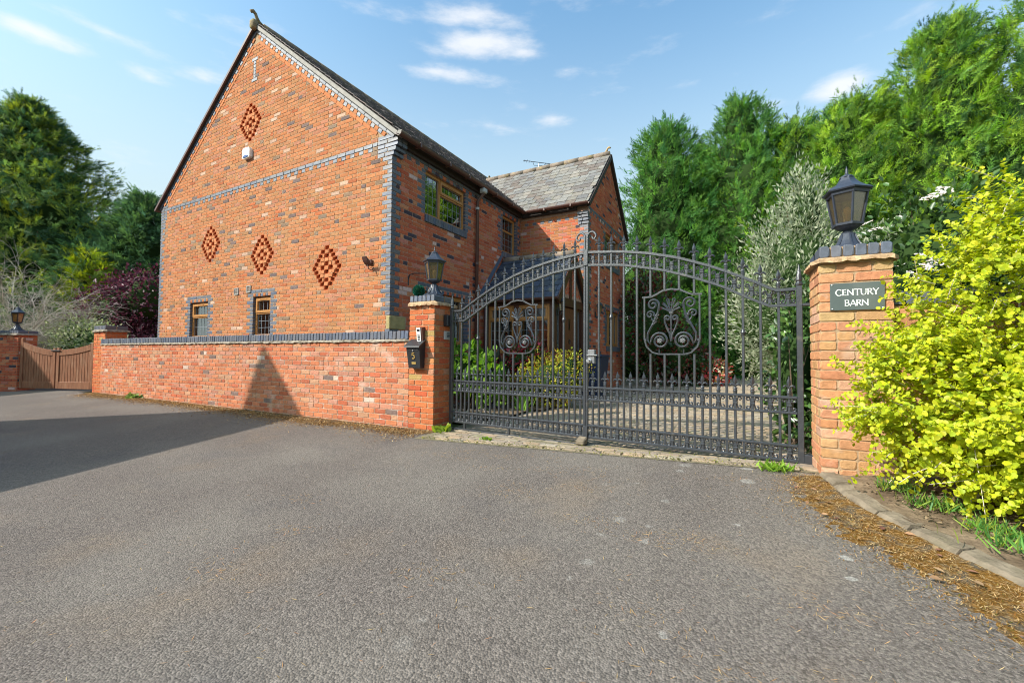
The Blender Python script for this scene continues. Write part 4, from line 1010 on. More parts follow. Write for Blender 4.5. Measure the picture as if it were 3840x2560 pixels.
tag(gs.build('gate_stop', M['kerb']), 'pale metal stop block on the pavers under the meeting gates', 'gate stop')

# ------------------------------------------------------------------ porch in the corner of house and wing
PX, PY0 = -3.5, 8.2
po = thing('porch', 'dark timber entrance porch with a steep slate roof between barn house and wing', 'porch', (-4.3, 8.9, .1)); PP = Pieces()
ID = lambda x, y, z: (x, y, z)
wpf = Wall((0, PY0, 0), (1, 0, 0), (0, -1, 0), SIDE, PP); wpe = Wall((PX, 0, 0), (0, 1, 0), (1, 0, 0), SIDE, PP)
for k in range(0, 14): wpf.course(k, XS + .02, PX)
for k in range(0, 14): wpe.course(k, PY0 + .02, 8.62); wpe.course(k, 9.55, YW - .02)
core_panel(wpf.core, wpf.fr, XS, PX - .01, 0, 1.1, [], d1=.12); core_panel(wpf.core, wpe.fr, PY0 + .13, 8.62, 0, 1.1, [], d1=.12); core_panel(wpf.core, wpe.fr, 9.55, YW - .02, 0, 1.1, [], d1=.12)
pw = wpf.core.build('dwarf_wall', M['mortar_side'], po)
for (x, y) in ((XS + .09, PY0 + .06), (-4.4, PY0 + .05), (PX - .06, PY0 + .06)): MB().cbox((x - .06, y - .055, 1.1 if x < PX - .1 else .1), (x + .06, y + .065, 2.2), .008).build('post', M['brown'], po)
for y in (8.66, 9.5, YW - .08): MB().cbox((PX - .115, y - .045, .1), (PX + .004, y + .045, 2.2), .008).build('post', M['brown'], po)
MB().cbox((XS + .03, PY0 - .025, 2.12), (PX + .03, PY0 + .1, 2.26), .006).build('beam', M['brown'], po); MB().cbox((PX - .1, PY0 + .11, 2.12), (PX + .032, YW - .03, 2.30), .006).build('beam', M['brown'], po)
MB().cbox((XS + .15, PY0 - .03, 1.085), (PX - .12, PY0 + .1, 1.125), .006).build('sill', M['oak'], po)
fr = lambda u, d, z: (u, PY0 - .02 + d, z)
make_window(po, fr, XS + .15, -4.46, 1.13, 2.12, [(0, 1, 0, .7, 0, 5, 3), (0, 1, .7, 1, 1, 5, 1)], .03); make_window(po, fr, -4.34, PX - .12, 1.13, 2.12, [(0, 1, 0, .7, 0, 5, 3), (0, 1, .7, 1, 1, 5, 1)], .03)
fe = lambda u, d, z: (PX - .005 - d, u, z)
for a, b in ((PY0 + .13, 8.61), (9.55, YW - .13)):
    make_window(po, fe, a, b, 1.13, 2.12, [(0, 1, 0, 1, 0, 3, 5)], .03, 'brown'); 
d_ = MB()
for i in range(6): d_.cbox((PX - .07, 8.71 + i * .124, .14), (PX - .03, 8.71 + i * .124 + .121, 2.10), .005)
dr = MB().cbox((PX - .065, 8.708, .12), (PX - .04, 9.455, 2.11), .004).build('door', M['door'], po)
for i in range(6): MB().cbox((PX - .045, 8.712 + i * .1237, .14), (PX - .025, 8.712 + i * .1237 + .119, 2.10), .005).build('plank', M['door'], dr)
MB().box((PX - .03, 9.03, 1.62), (PX - .018, 9.13, 1.86)).build('door_light', M['pane'], dr); kk = MB(); kk.tube([(PX - .012, 9.08 + .04 * math.cos(q), 1.36 + .05 * math.sin(q)) for q in [rad(i * 30) for i in range(12)]], .009, 5, closed=True); kk.build('knocker', M['black'], dr)
MB().cbox((PX - .02, 8.76, 1.05), (PX + .03, 8.80, 1.17), .006).build('handle', M['brass'], dr)
# porch roof
yr, zr, ye, ze = 9.06, 3.34, 8.08, 2.24; Lp = math.hypot(yr - ye, zr - ze); uP = Vector((0, yr - ye, zr - ze)) / Lp; nP = Vector((0, -(zr - ze), yr - ye)) / Lp
def slab2(mb, pts, n_, t): mb.add([Vector(p) for p in pts] + [Vector(p) - n_ * t for p in pts], [(0, 1, 2, 3), (7, 6, 5, 4)] + [(i, i + 4, (i + 1) % 4 + 4, (i + 1) % 4) for i in range(4)])
pr_ = MB(); slab2(pr_, [(XS + .01, ye, ze), (PX + .12, ye, ze), (PX + .12, yr, zr), (XS + .01, yr, zr)], nP, .06); slab2(pr_, [(XS + .01, yr, zr), (PX + .12, yr, zr), (PX + .12, YW - .02, ze + .05), (XS + .01, YW - .02, ze + .05)], Vector((0, zr - ze, yr - ye)) / Lp, .06)
proof = pr_.build('roof', M['slate_obj'] if False else mat('porch_felt', (.05, .05, .05), .9), po)
z_ = (uP * math.cos(.06) - nP * math.sin(.06)); y_ = -(nP * math.cos(.06) + uP * math.sin(.06)); rot = Matrix((Vector((1, 0, 0)), y_, z_)).transposed().to_4x4()
for r in range(8):
    t = XS + .02 - R.uniform(0, .2)
    while t < PX + .12:
        w_ = R.uniform(.22, .27); e0, e1 = max(t, XS + .02), min(t + w_, PX + .12); t += w_
        if e1 - e0 < .05: continue
        c = Vector(((e0 + e1) / 2, ye, ze)) + uP * (.184 * (r + .5)) + nP * (.02 + R.uniform(0, .003))
        PP.put('slate', piece_geo(round((e1 - e0 - .005) / .01) * .01, .225, .012, R.randrange(4), .003, .008), Matrix.Translation(c) @ rot, jit(R.choice(((.045, .055, .085), (.055, .065, .095), (.04, .05, .07))), .15), 'slate', nP, .04)
for i in range(4): link('ridge_tile', rt_me, proof, Matrix.Translation((XS + .05 + .45 * i, yr, zr - .02)))
for sg in (1, -1):
    ex = Vector((0, sg * (yr - ye) / Lp, -(zr - ze) / Lp)); ez = Vector((0, sg * (zr - ze) / Lp, (yr - ye) / Lp))
    fr = lambda a, d, z: tuple(Vector((PX + .12, yr, zr)) + ex * a + ez * z + Vector((d, 0, 0)))
    MB().box((0, -.03, -.13), (Lp + .05, .02, .01), fr).build('bargeboard', M['brown'], po)
gp = MB(); gp.prism([(PY0 + .06, 2.3), (YW - .1, 2.3), (yr, zr - .12)], lambda u, d, v: (PX - d, u, v), .0, .1); gpo = gp.build('gable_panel', M['mortar_side'], po)
MB().cbox((PX - .005, yr - .05, 2.3), (PX + .03, yr + .05, zr - .2), .005).build('gable_post', M['brown'], po)
for i in range(-9, 10):             # herringbone brick infill
    for j in range(-3, 14):
        u0, v0 = yr + i * .085, 2.34 + j * .085; sg = 1 if i % 2 else -1
        h = (zr - .16 - v0) * (yr - ye) / (zr - ze)
        if v0 < 2.36 or abs(u0 - yr) > h - .03 or abs(u0 - yr) < .07: continue
        m_ = Matrix.Translation((PX + .006, u0, v0)) @ Matrix((Vector((0, 1, 0)), Vector((-1, 0, 0)), Vector((0, 0, 1)))).transposed().to_4x4() @ Matrix.Rotation(sg * rad(45), 4, 'Y')
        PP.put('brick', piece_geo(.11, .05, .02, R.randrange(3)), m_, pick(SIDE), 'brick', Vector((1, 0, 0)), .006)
g2 = MB(); gt = g2; gutter((XS + .02, ye - .045, ze - .01), (PX + .15, ye - .045, ze - .01), .05); g2.build('gutter', M['gutter'], po)
MB().tube([(XS + .13, ye - .02, 2.2), (XS + .13, ye + .03, 2.1), (XS + .13, ye + .03, .1)], .032, 10).build('downpipe', mat('purple_pipe', (.10, .07, .09), .4, .5), po, True)
fl_ = MB(); fl_.prism([(ye + .01, ze + .06), (yr, zr + .1), (yr, zr + .22), (ye - .02, ze + .2)], lambda u, d, v: (XS - d, u, v), -.012, .0); fl_.build('flashing', mat('lead_flashing', (.10, .13, .19), .5, .5, noise=.2), proof)
PP.finish({'brick': pw, 'slate': proof}, 300)

# ------------------------------------------------------------------ things fixed to the walls
def wall_lamp(loc, rz, label):
    t = thing('wall_lantern', label, 'lantern', loc, rz, 'small black wall lanterns'); fr = local(loc, rz)
    B = lambda mb: setattr(mb, 'v', [fr(*p) for p in mb.v]) or mb
    B(MB().cbox((0, -.03, -.09), (.02, .03, .05), .005)).build('wall_plate', M['black'], t)
    B(MB().tube([(.02, 0, -.05), (.06, 0, -.07), (.11, 0, -.05), (.12, 0, .0)], .009, 6)).build('arm', M['black'], t)
    b = MB(); b.lathe([(.02, 0), (.04, .012), (.044, .02)], (.12, 0, 0), 6); b.lathe([(.085, .2), (.088, .21), (.06, .25), (.025, .28), (.012, .30), (.006, .34)], (.12, 0, 0), 6)
    for i in range(6):
        x0, y0 = hexpt(.045, i); x1, y1 = hexpt(.075, i); b.tube([(.12 + x0, y0, .015), (.12 + x1, y1, .205)], .006, 4)
    B(b).build('cage', M['black'], t); B(MB().lathe([(.038, .02), (.068, .2)], (.12, 0, 0), 6)).build('glass', M['amber'], t); return t
wall_lamp((PX, 8.28, 1.95), 0, 'small black lantern on the corner post of the porch')
wall_lamp((XW, 10.5, 2.1), 0, 'small black lantern on the end wall of the wing')
al = thing('alarm_box', 'white burglar alarm box with a blue lens on the upper gable', 'alarm box', (-9.4, YG, 5.2)); a_ = MB(); pts = [(a * .88, b * .9 + .012) for a, b in [(-.16, .0), (-.15, .02), (-.15, .19), (-.12, .235), (0, .25), (.12, .235), (.15, .19), (.15, .02), (.12, -.005), (0, -.015), (-.12, -.005)]]
a_.prism([(x - 9.4, z + 5.2) for x, z in pts[1:]], lambda u, d, v: (u, YG + d - (.07 + .0), v), 0, .07); 
a_.build('case', M['white'], al)
l_ = MB(); l_.prism([(-9.495, 5.225), (-9.4, 5.214), (-9.305, 5.225), (-9.32, 5.252), (-9.4, 5.268), (-9.48, 5.252)], lambda u, d, v: (u, YG + d, v), -.082, -.068); l_.build('lens', M['bluep'], al)
fd = thing('floodlight', 'small brown floodlight on the gable near the blue brick corner', 'floodlight', (-5.68, YG, 2.6)); MB().cbox((-5.72, YG - .05, 2.58), (-5.64, YG + .002, 2.66), .01).build('bracket', M['gutter'], fd)
q_ = MB(); q_.cbox((-.1, -.06, -.055), (.1, .06, .055), .02); q_.v = [(-5.66 + x * .62, YG - .13 + y * .8 - z * .4, 2.61 + z * .9 - y * .6) for x, y, z in q_.v]; q_.build('lamp_head', M['gutter'], fd); MB().tube([(-5.66, YG - .1, 2.56), (-5.63, YG - .12, 2.49), (-5.6, YG - .08, 2.46), (-5.6, YG - .02, 2.52)], .008, 6).build('cable', M['board'], fd)
br = thing('hanging_bracket', 'black iron hanging basket bracket with a curled end on the side wall', 'bracket', (XS, 5.75, 2.36)); bb = MB(); bb.tube([(XS + .012, 5.75, 2.25), (XS + .012, 5.75, 2.42)], .01, 5); bb.build('wall_bar', M['black'], br)
bb = MB(); bb.tube([(XS + .014, 5.75, 2.36), (XS + .03, 5.76, 2.44), (XS + .1, 5.8, 2.465), (XS + .34, 5.93, 2.465), (XS + .37, 5.945, 2.50), (XS + .355, 5.94, 2.525), (XS + .335, 5.93, 2.51)], .009, 5); bb.build('arm', M['black'], br, True)
ae = thing('tv_aerial', 'thin black television aerial on a short mast above the wing roof', 'aerial', (-5.56, ym, 6.6)); 
MB().tube([(-5.56, ym, 6.45), (-5.56, ym, 6.86)], .012, 6).build('mast', M['steel'], ae); MB().tube([(-6.08, ym - .02, 7.06), (-5.0, ym + .02, 6.72)], .010, 5).build('boom', M['black'], ae); MB().tube([(-5.75, ym, 6.93), (-5.72, ym, 6.84), (-5.4, ym, 6.76), (-5.3, ym, 6.82)], .008, 5).build('brace', M['black'], ae)
for i in range(12): x = -6.05 + i * .088; z = 7.06 - (x + 6.08) * .315; l = .05 if i > 2 else .12; MB().tube([(x, ym - .04, z - l * .5), (x, ym + .04, z + l * .5)], .005, 4).build('director', M['black'], ae)

# letterbox, keypad and the rest on the letterbox pillar
bx = thing('letterbox', 'black metal letterbox with a brass number 5 below the keypad', 'letterbox', (-4.0, 4.64, .85)); fr = lambda x, y, z: (x - 4.01, 4.64 + y, .86 + z)
b_ = MB(); n_ = 6; prf = [(0, 0), (-.085, 0), (-.125, .275), (-.115, .31), (0, .37)]
b_.add([fr(-.115 + (0 if z > .2 else .012), y, z) for y, z in prf] + [fr(.115 - (0 if z > .2 else .012), y, z) for y, z in prf], [(0, 1, 2, 3, 4), (9, 8, 7, 6, 5)] + [(i, i + 5, (i + 1) % 5 + 5, (i + 1) % 5) for i in range(5)]); b_.build('case', M['black'], bx)
b_ = MB(); b_.add([fr(x, y, z) for x in (-.135, .135) for y, z in ((-.155, .278), (-.15, .30), (0, .40), (0, .385), (-.145, .284))], [(0, 1, 2, 3, 4), (9, 8, 7, 6, 5)] + [(i, i + 5, (i + 1) % 5 + 5, (i + 1) % 5) for i in range(5)]); b_.build('lid', M['black'], bx)
MB().cbox((-4.105, 4.512, 1.098), (-3.915, 4.53, 1.13), .004).build('flap', M['black'], bx)
def stroke(mb, fr, pts, w, d0=-.002, d1=.0):
    """flat ribbon letter stroke: pts (u, v) with width w (number or list), raised from depth d0 to d1"""
    n = len(pts); ws_ = w if isinstance(w, (list, tuple)) else [w] * n; L_, R_ = [], []
    for i, (u, v) in enumerate(pts):
        a = pts[max(0, i - 1)]; b = pts[min(n - 1, i + 1)]; dx, dy = b[0] - a[0], b[1] - a[1]; l = math.hypot(dx, dy) or 1
        L_.append((u - dy / l * ws_[i] / 2, v + dx / l * ws_[i] / 2)); R_.append((u + dy / l * ws_[i] / 2, v - dx / l * ws_[i] / 2))
    for i in range(n - 1): mb.prism([R_[i], R_[i + 1], L_[i + 1], L_[i]], fr, d0, d1)
fn = lambda u, d, v: (-4.01 + u, 4.545 + d - .035 * (v - .1) / .27 * 1.0, .86 + v)
num = MB(); stroke(num, fn, [(.022, .205), (-.014, .205), (-.018, .172), (.0, .178), (.018, .168), (.022, .15), (.016, .134), (0, .127), (-.02, .132)], [.012, .012, .011, .012, .013, .014, .013, .012, .012], -.014, -.004); num.build('number', M['brass'], bx)
MB().lathe([(.009, 0), (.009, .01), (.004, .012)], (0, 0, 0), 10); kh = MB(); kh.lathe([(.010, 0), (.010, .008), (.004, .010)], (0, 0, 0), 10); kh.v = [fn(x + .0, -.008 - z, .235 + y) for x, y, z in kh.v]; kh.build('lock', M['steel'], bx)
MB().prism([(-.036, .052), (.036, .052), (.036, .082), (-.036, .082)], fn, -.01, .0).build('name_plate', M['brass'], bx)
kp = thing('keypad', 'white entry keypad in a brown hood on the brick pillar above the letterbox', 'keypad', (-3.95, 4.64, 1.32)); k_ = MB(); k_.add([(x, y, z) for x in (-4.005, -3.905) for y, z in ((4.64, 1.215), (4.60, 1.215), (4.575, 1.41), (4.64, 1.425))], [(0, 1, 2, 3), (7, 6, 5, 4)] + [(i, i + 4, (i + 1) % 4 + 4, (i + 1) % 4) for i in range(4)]); k_.build('hood', M['gutter'], kp)
fk = lambda u, d, v: (-3.985 + u, 4.60 - .025 * v / .19 + d - .006, 1.22 + v)
MB().prism([(-.015, 0), (.055, 0), (.055, .188), (-.015, .188)], fk, -.004, .0).build('face_plate', M['white'], kp); MB().prism([(-.003, .14), (.043, .14), (.043, .17), (-.003, .17)], fk, -.007, -.0042).build('screen', M['black'], kp)
for i in range(3):
    for j in range(4): MB().prism([(.002 + i * .015, .02 + j * .02), (.011 + i * .015, .02 + j * .02), (.011 + i * .015, .033 + j * .02), (.002 + i * .015, .033 + j * .02)], fk, -.008, -.0042).build('key', M['black'], kp)
ib = thing('intercom_box', 'small grey box with a louvred panel on the shaded side of the brick pillar', 'intercom', (-3.745, 4.9, 1.3)); MB().cbox((-3.744, 4.84, 1.255), (-3.715, 4.99, 1.375), .006).build('case', M['grey_p'], ib); 
for j in range(4): MB().box((-3.716, 4.885, 1.285 + j * .019), (-3.711, 4.955, 1.295 + j * .019)).build('louvre', M['navy'], ib)
hb = MB(); hb.cbox((-3.744, 4.83, 1.44), (-3.665, 5.0, 1.60), .01); tag(hb.build('hinge_block', M['black']), 'black square hinge block on the brick pillar beside the left gate post', 'hinge')

# house name sign
SO_ = Vector((.482, 4.122, 0)); fs_ = lambda u, d, v: tuple(SO_ + Vector((math.cos(rad(2)), math.sin(rad(2)), 0)) * u + Vector((-math.sin(rad(2)), math.cos(rad(2)), 0)) * d + Vector((0, 0, v)))
sg = thing('house_name_sign', 'grey slate sign reading CENTURY BARN in white capitals', 'sign', fs_(.24, -.01, 1.4)); MB().cbox((.068, -.014, 1.404), (.402, -.002, 1.614), .003, fs_).build('plate', M['slateplate'], sg)
def glyph(ch, x, y, h, mb):
    """flared roman capitals built from strokes"""
    k, t = .135 * h, .085 * h; F = lambda pts, w: stroke(mb, fs_, [(x + a * h, y + b * h) for a, b in pts], w, -.0165, -.0138)
    fl = lambda w: [w * 1.45, w, w * .95, w, w * 1.45]
    v = lambda a, b0=0, b1=1: F([(a, b0), (a, b0 + (b1 - b0) * .15), (a, (b0 + b1) / 2), (a, b0 + (b1 - b0) * .85), (a, b1)], fl(k))
    hz = lambda b, a0, a1: F([(a0, b), (a0 + (a1 - a0) * .7, b), (a1, b)], [t, t, t * 1.9])
    if ch == 'C': F([(.47 + .42 * math.cos(rad(q)), .5 + .49 * math.sin(rad(q))) for q in range(42, 319, 23)], [t * 1.6, t] + [k] * 8 + [t, t * 1.5, t * 1.5][:3]); return .92
    if ch == 'E': v(.1); hz(.955, .1, .52); hz(.52, .1, .46); hz(.045, .1, .54); return .64
    if ch == 'N': v(.1); v(.78); F([(.08, .97), (.42, .5), (.79, .03)], [k, k, k * .9]); return .98
    if ch == 'T': v(.4); F([(.02, .955), (.4, .955), (.78, .955)], [t * 1.9, t, t * 1.9]); return .82
    if ch == 'U': F([(.1, 1), (.1, .5), (.12, .26), (.22, .08), (.4, .03), (.58, .08), (.68, .26), (.7, .5), (.7, 1)], [k * 1.4, k, k, k * .9, t, t, t, t, t * 1.5]); return .88
    if ch in 'RB':
        v(.1); F([(.1, .955), (.36, .955), (.5, .88), (.53, .75), (.47, .6), (.34, .52), (.1, .52)], [t, t, k * .9, k, k * .9, t, t])
        if ch == 'R': F([(.3, .52), (.5, .24), (.72, 0)], [k, k * .95, k * 1.2]); return .72
        F([(.34, .52), (.54, .46), (.6, .28), (.53, .12), (.36, .045), (.1, .045)], [t, k * .9, k, k * .9, t, t]); return .72
    if ch == 'Y': v(.38, 0, .5); F([(.38, .46), (.2, .75), (.02, 1)], [k, k, k * 1.3]); F([(.38, .46), (.56, .75), (.74, 1)], [t, t, t * 1.6]); return .74
    if ch == 'A': F([(.4, 1), (.22, .5), (.03, 0)], [t, t, t * 1.5]); F([(.38, 1), (.58, .5), (.78, 0)], [k, k, k * 1.4]); hz(.3, .17, .64); return .82
for word, x0, x1, y in (('CENTURY', .102, .364, 1.5175), ('BARN', .158, .308, 1.437)):
    tmp = MB(); h = .047; wd = sum((glyph(c, 0, 0, 1, MB()) for c in word)); gap = ((x1 - x0) / h - wd) / (len(word) - 1); x = x0
    for c in word:
        lt = MB(); a_ = glyph(c, x, y, h, lt); lt.build('letter', M['letter'], sg); x += (a_ + gap) * h
for u in (.082, .388):
    for v in (1.418, 1.60): sc_ = MB(); sc_.lathe([(.006, 0), (.005, .003), (.002, .0045)], (0, 0, 0), 8); sc_.v = [fs_(u + p[0], -.014 - p[2], v + p[1]) for p in sc_.v]; sc_.build('screw', M['steel'], sg)

# ------------------------------------------------------------------ brown timber gates at the far left
def wood_leaf(side, label):
    o = (-17.5, 3.95, 0); t0, t1 = (.03, 1.14) if side == 'L' else (1.17, 2.3); t = thing('timber_gate_leaf', label, 'gate', local(o, GA)((t0 + t1) / 2, 0, 0), GA, 'pair of brown timber gates'); fr = local(o, GA)
    top = lambda u: (1.36 if side == 'L' else 1.29) - (.27 if side == 'L' else .19) * math.sin(math.pi / 2 * (1 - ((t1 - u) / (t1 - t0) if side == 'L' else (u - t0) / (t1 - t0)))) ** .8 * 1.0
    n = 10
    MB().cbox((t0, -.03, .05), (t0 + .09, .03, top(t0) + (.06 if side == 'L' else .05)), .008, fr).build('stile', M['redwood'], t); MB().cbox((t1 - .09, -.03, .05), (t1, .03, top(t1) + (.05 if side == 'L' else 0)), .008, fr).build('stile', M['redwood'], t)
    MB().cbox((t0 + .091, -.028, .05), (t1 - .091, .028, .24), .006, fr).build('bottom_rail', M['redwood'], t)
    r = MB(); us = [t0 + .091 + (t1 - t0 - .182) * i / n for i in range(n + 1)]
    for a, b in zip(us[:-1], us[1:]):
        za, zb = top(a), top(b); r.add([fr(a, -.028, za - .15), fr(b, -.028, zb - .15), fr(b, -.028, zb), fr(a, -.028, za), fr(a, .028, za - .15), fr(b, .028, zb - .15), fr(b, .028, zb), fr(a, .028, za)], [(0, 1, 2, 3), (7, 6, 5, 4), (3, 2, 6, 7), (0, 4, 5, 1)])
    r.build('curved_rail', M['redwood'], t); np_ = 11; w_ = (t1 - t0 - .182) / np_
    for i in range(np_):
        a = t0 + .091 + i * w_; MB().cbox((a + .003, -.012, .235), (a + w_ - .003, .012, top(a + w_ / 2) - .12), .005, fr).build('plank', M['redwood'], t)
    return fr
fr = wood_leaf('L', 'left brown timber gate leaf, partly in shadow beside the shaded pillar'); wood_leaf('R', 'right brown timber gate leaf, sunlit, next to the low brick wall')
tag(MB().cbox((1.03, -.055, 1.06), (1.3, -.032, 1.09), .006, fr).build('gate_latch', M['black']), 'black latch bar across the meeting of the brown timber gates', 'latch')

# ------------------------------------------------------------------ block paving of the drive
DP = Pieces(); drive = bpy.data.objects['driveway']
for j in range(0, 130):
    y = 4.26 + j * .105
    if y > 16.6: break
    x = -3.62 + (.105 if j % 2 else 0)
    while x < 1.1:
        w_ = .2
        if x > -3.62 - .0 and (j > 4 or x < .45):
            hl = gh(x + .1, y + .05); c = Vector((x + .1, y + .05, hl + .009 + R.uniform(-.003, .003)))
            m_ = Matrix.Translation(c) @ Matrix((Vector((1, 0, 0)), Vector((0, 0, -1)), Vector((0, 1, 0)))).transposed().to_4x4() @ Matrix.Rotation(math.atan((gh(x + .15, y) - gh(x + .05, y)) / .1), 4, 'Y') @ Matrix.Rotation(R.uniform(-.01, .01), 4, 'X')
            DP.put('paver', piece_geo(.193, .098, .02, R.randrange(4), .006, .004), m_, jit(R.choice(((.30, .235, .17), (.33, .27, .20), (.27, .215, .165), (.34, .25, .17))), .15), 'paver', Vector((0, 0, 1)), .02)
        x += .21
DP.finish(drive, 300)

# ------------------------------------------------------------------ plants
def tpl(kind):
    if kind == 'oval':
        v = [(0, 0, 0), (.3, .26, .06), (.68, .24, .05), (1, 0, -.06), (.68, -.24, .05), (.3, -.26, .06)]; f = [(0, 3, 2, 1), (0, 5, 4, 3)]
    elif kind == 'round':
        v = [(0, 0, 0), (.28, .36, .08), (.7, .36, .06), (1, 0, -.05), (.7, -.36, .06), (.28, -.36, .08)]; f = [(0, 3, 2, 1), (0, 5, 4, 3)]
    elif kind == 'narrow':
        v = [(0, 0, 0), (.5, .11, .0), (1, 0, .02), (.5, -.11, .0)]; f = [(0, 1, 2, 3)]
    elif kind == 'strap':
        v = [(0, .035, 0), (0, -.035, 0), (.4, .04, 0), (.4, -.04, 0), (.75, .03, -.08), (.75, -.03, -.08), (1, 0, -.22)]; f = [(0, 2, 3, 1), (2, 4, 5, 3), (4, 6, 5)]
    elif kind == 'spray':
        v, f = [], []
        for x0, a, l, w in ((0, 0, 1, .05), (.12, 42, .34, .055), (.12, -42, .34, .055), (.34, 40, .36, .055), (.34, -40, .36, .055), (.60, 34, .30, .05), (.60, -34, .30, .05)):
            c, s = math.cos(rad(a)), math.sin(rad(a)); b = len(v); up = .07 if a else 0; w *= .8
            v += [(x0 - s * w, c * w, 0), (x0 + s * w, -c * w, 0), (x0 + c * l, s * l, up * (1 if a > 0 else -1))]; f.append((b, b + 1, b + 2))
    elif kind == 'petal':
        v = [(-.5, -.5, 0), (.5, -.5, 0), (.5, .5, 0), (-.5, .5, 0)]; f = [(0, 1, 2, 3)]
    return np.array(v, float), f
def unit(a): return a / np.maximum(np.linalg.norm(a, axis=1, keepdims=True), 1e-9)
def foliage(name, m, parent, P, A, size, kind, col, hint=None, wide=1.0):
    """one mesh of many small leaves: P positions, A axes, size lengths, col per-leaf colour, hint the side a leaf turns its face to"""
    P = np.asarray(P, float); A = unit(np.asarray(A, float)); N = len(P); v, f = tpl(kind); K = len(v)
    h = NR.normal(size=(N, 3)) if hint is None else np.asarray(hint, float) + NR.normal(size=(N, 3)) * .45
    s = unit(np.cross(h, A)); n = np.cross(A, s); sz = np.broadcast_to(np.asarray(size, float), (N,))[:, None, None]
    V = P[:, None, :] + sz * (v[None, :, 0, None] * A[:, None, :] + v[None, :, 1, None] * wide * s[:, None, :] + v[None, :, 2, None] * n[:, None, :])
    V = V.reshape(-1, 3); me = bpy.data.meshes.new(name); nf = len(f)
    sizes = np.array([len(q) for q in f]); flat_ = np.array([i for q in f for i in q]); tot = len(flat_)
    loops = (np.arange(N)[:, None] * K + flat_[None, :]).ravel()
    me.vertices.add(len(V)); me.vertices.foreach_set('co', V.astype(np.float32).ravel())
    me.loops.add(len(loops)); me.loops.foreach_set('vertex_index', loops.astype(np.int32))
    me.polygons.add(N * nf); starts = (np.arange(N)[:, None] * tot + np.concatenate([[0], np.cumsum(sizes)[:-1]])[None, :]).ravel()
    me.polygons.foreach_set('loop_start', starts.astype(np.int32)); 
    me.update(calc_edges=True); me.materials.append(m)
    a = me.color_attributes.new('tone', 'FLOAT_COLOR', 'POINT'); c = np.ones((N, 4)); c[:, :3] = col; a.data.foreach_set('color', np.repeat(c, K, axis=0).astype(np.float32).ravel())
    return link(name, me, parent)
def hues(n, cols, k=.22):
    cols = np.array(cols); c = cols[NR.integers(0, len(cols), n)]; t = NR.uniform(0, 1, (n, 1)); c = c * (1 - t * .5) + cols[NR.integers(0, len(cols), n)] * t * .5
    return np.clip(c * NR.uniform(1 - k, 1 + k, (n, 1)), 0, .95)
def lumpy(mb, c, r, n=10, m=7, k=.2, seed=0):
    g = random.Random(seed); vs = []; fs = []
    for i in range(m + 1):
        t = math.pi * i / m
        for j in range(n): q = 2 * math.pi * j / n; w = 1 + g.uniform(-k, k); vs.append((c[0] + r[0] * w * math.sin(t) * math.cos(q), c[1] + r[1] * w * math.sin(t) * math.sin(q), c[2] + r[2] * w * math.cos(t)))
    for i in range(m):
        for j in range(n): fs.append((i * n + j, (i + 1) * n + j, (i + 1) * n + (j + 1) % n, i * n + (j + 1) % n))
    mb.add(vs, fs)
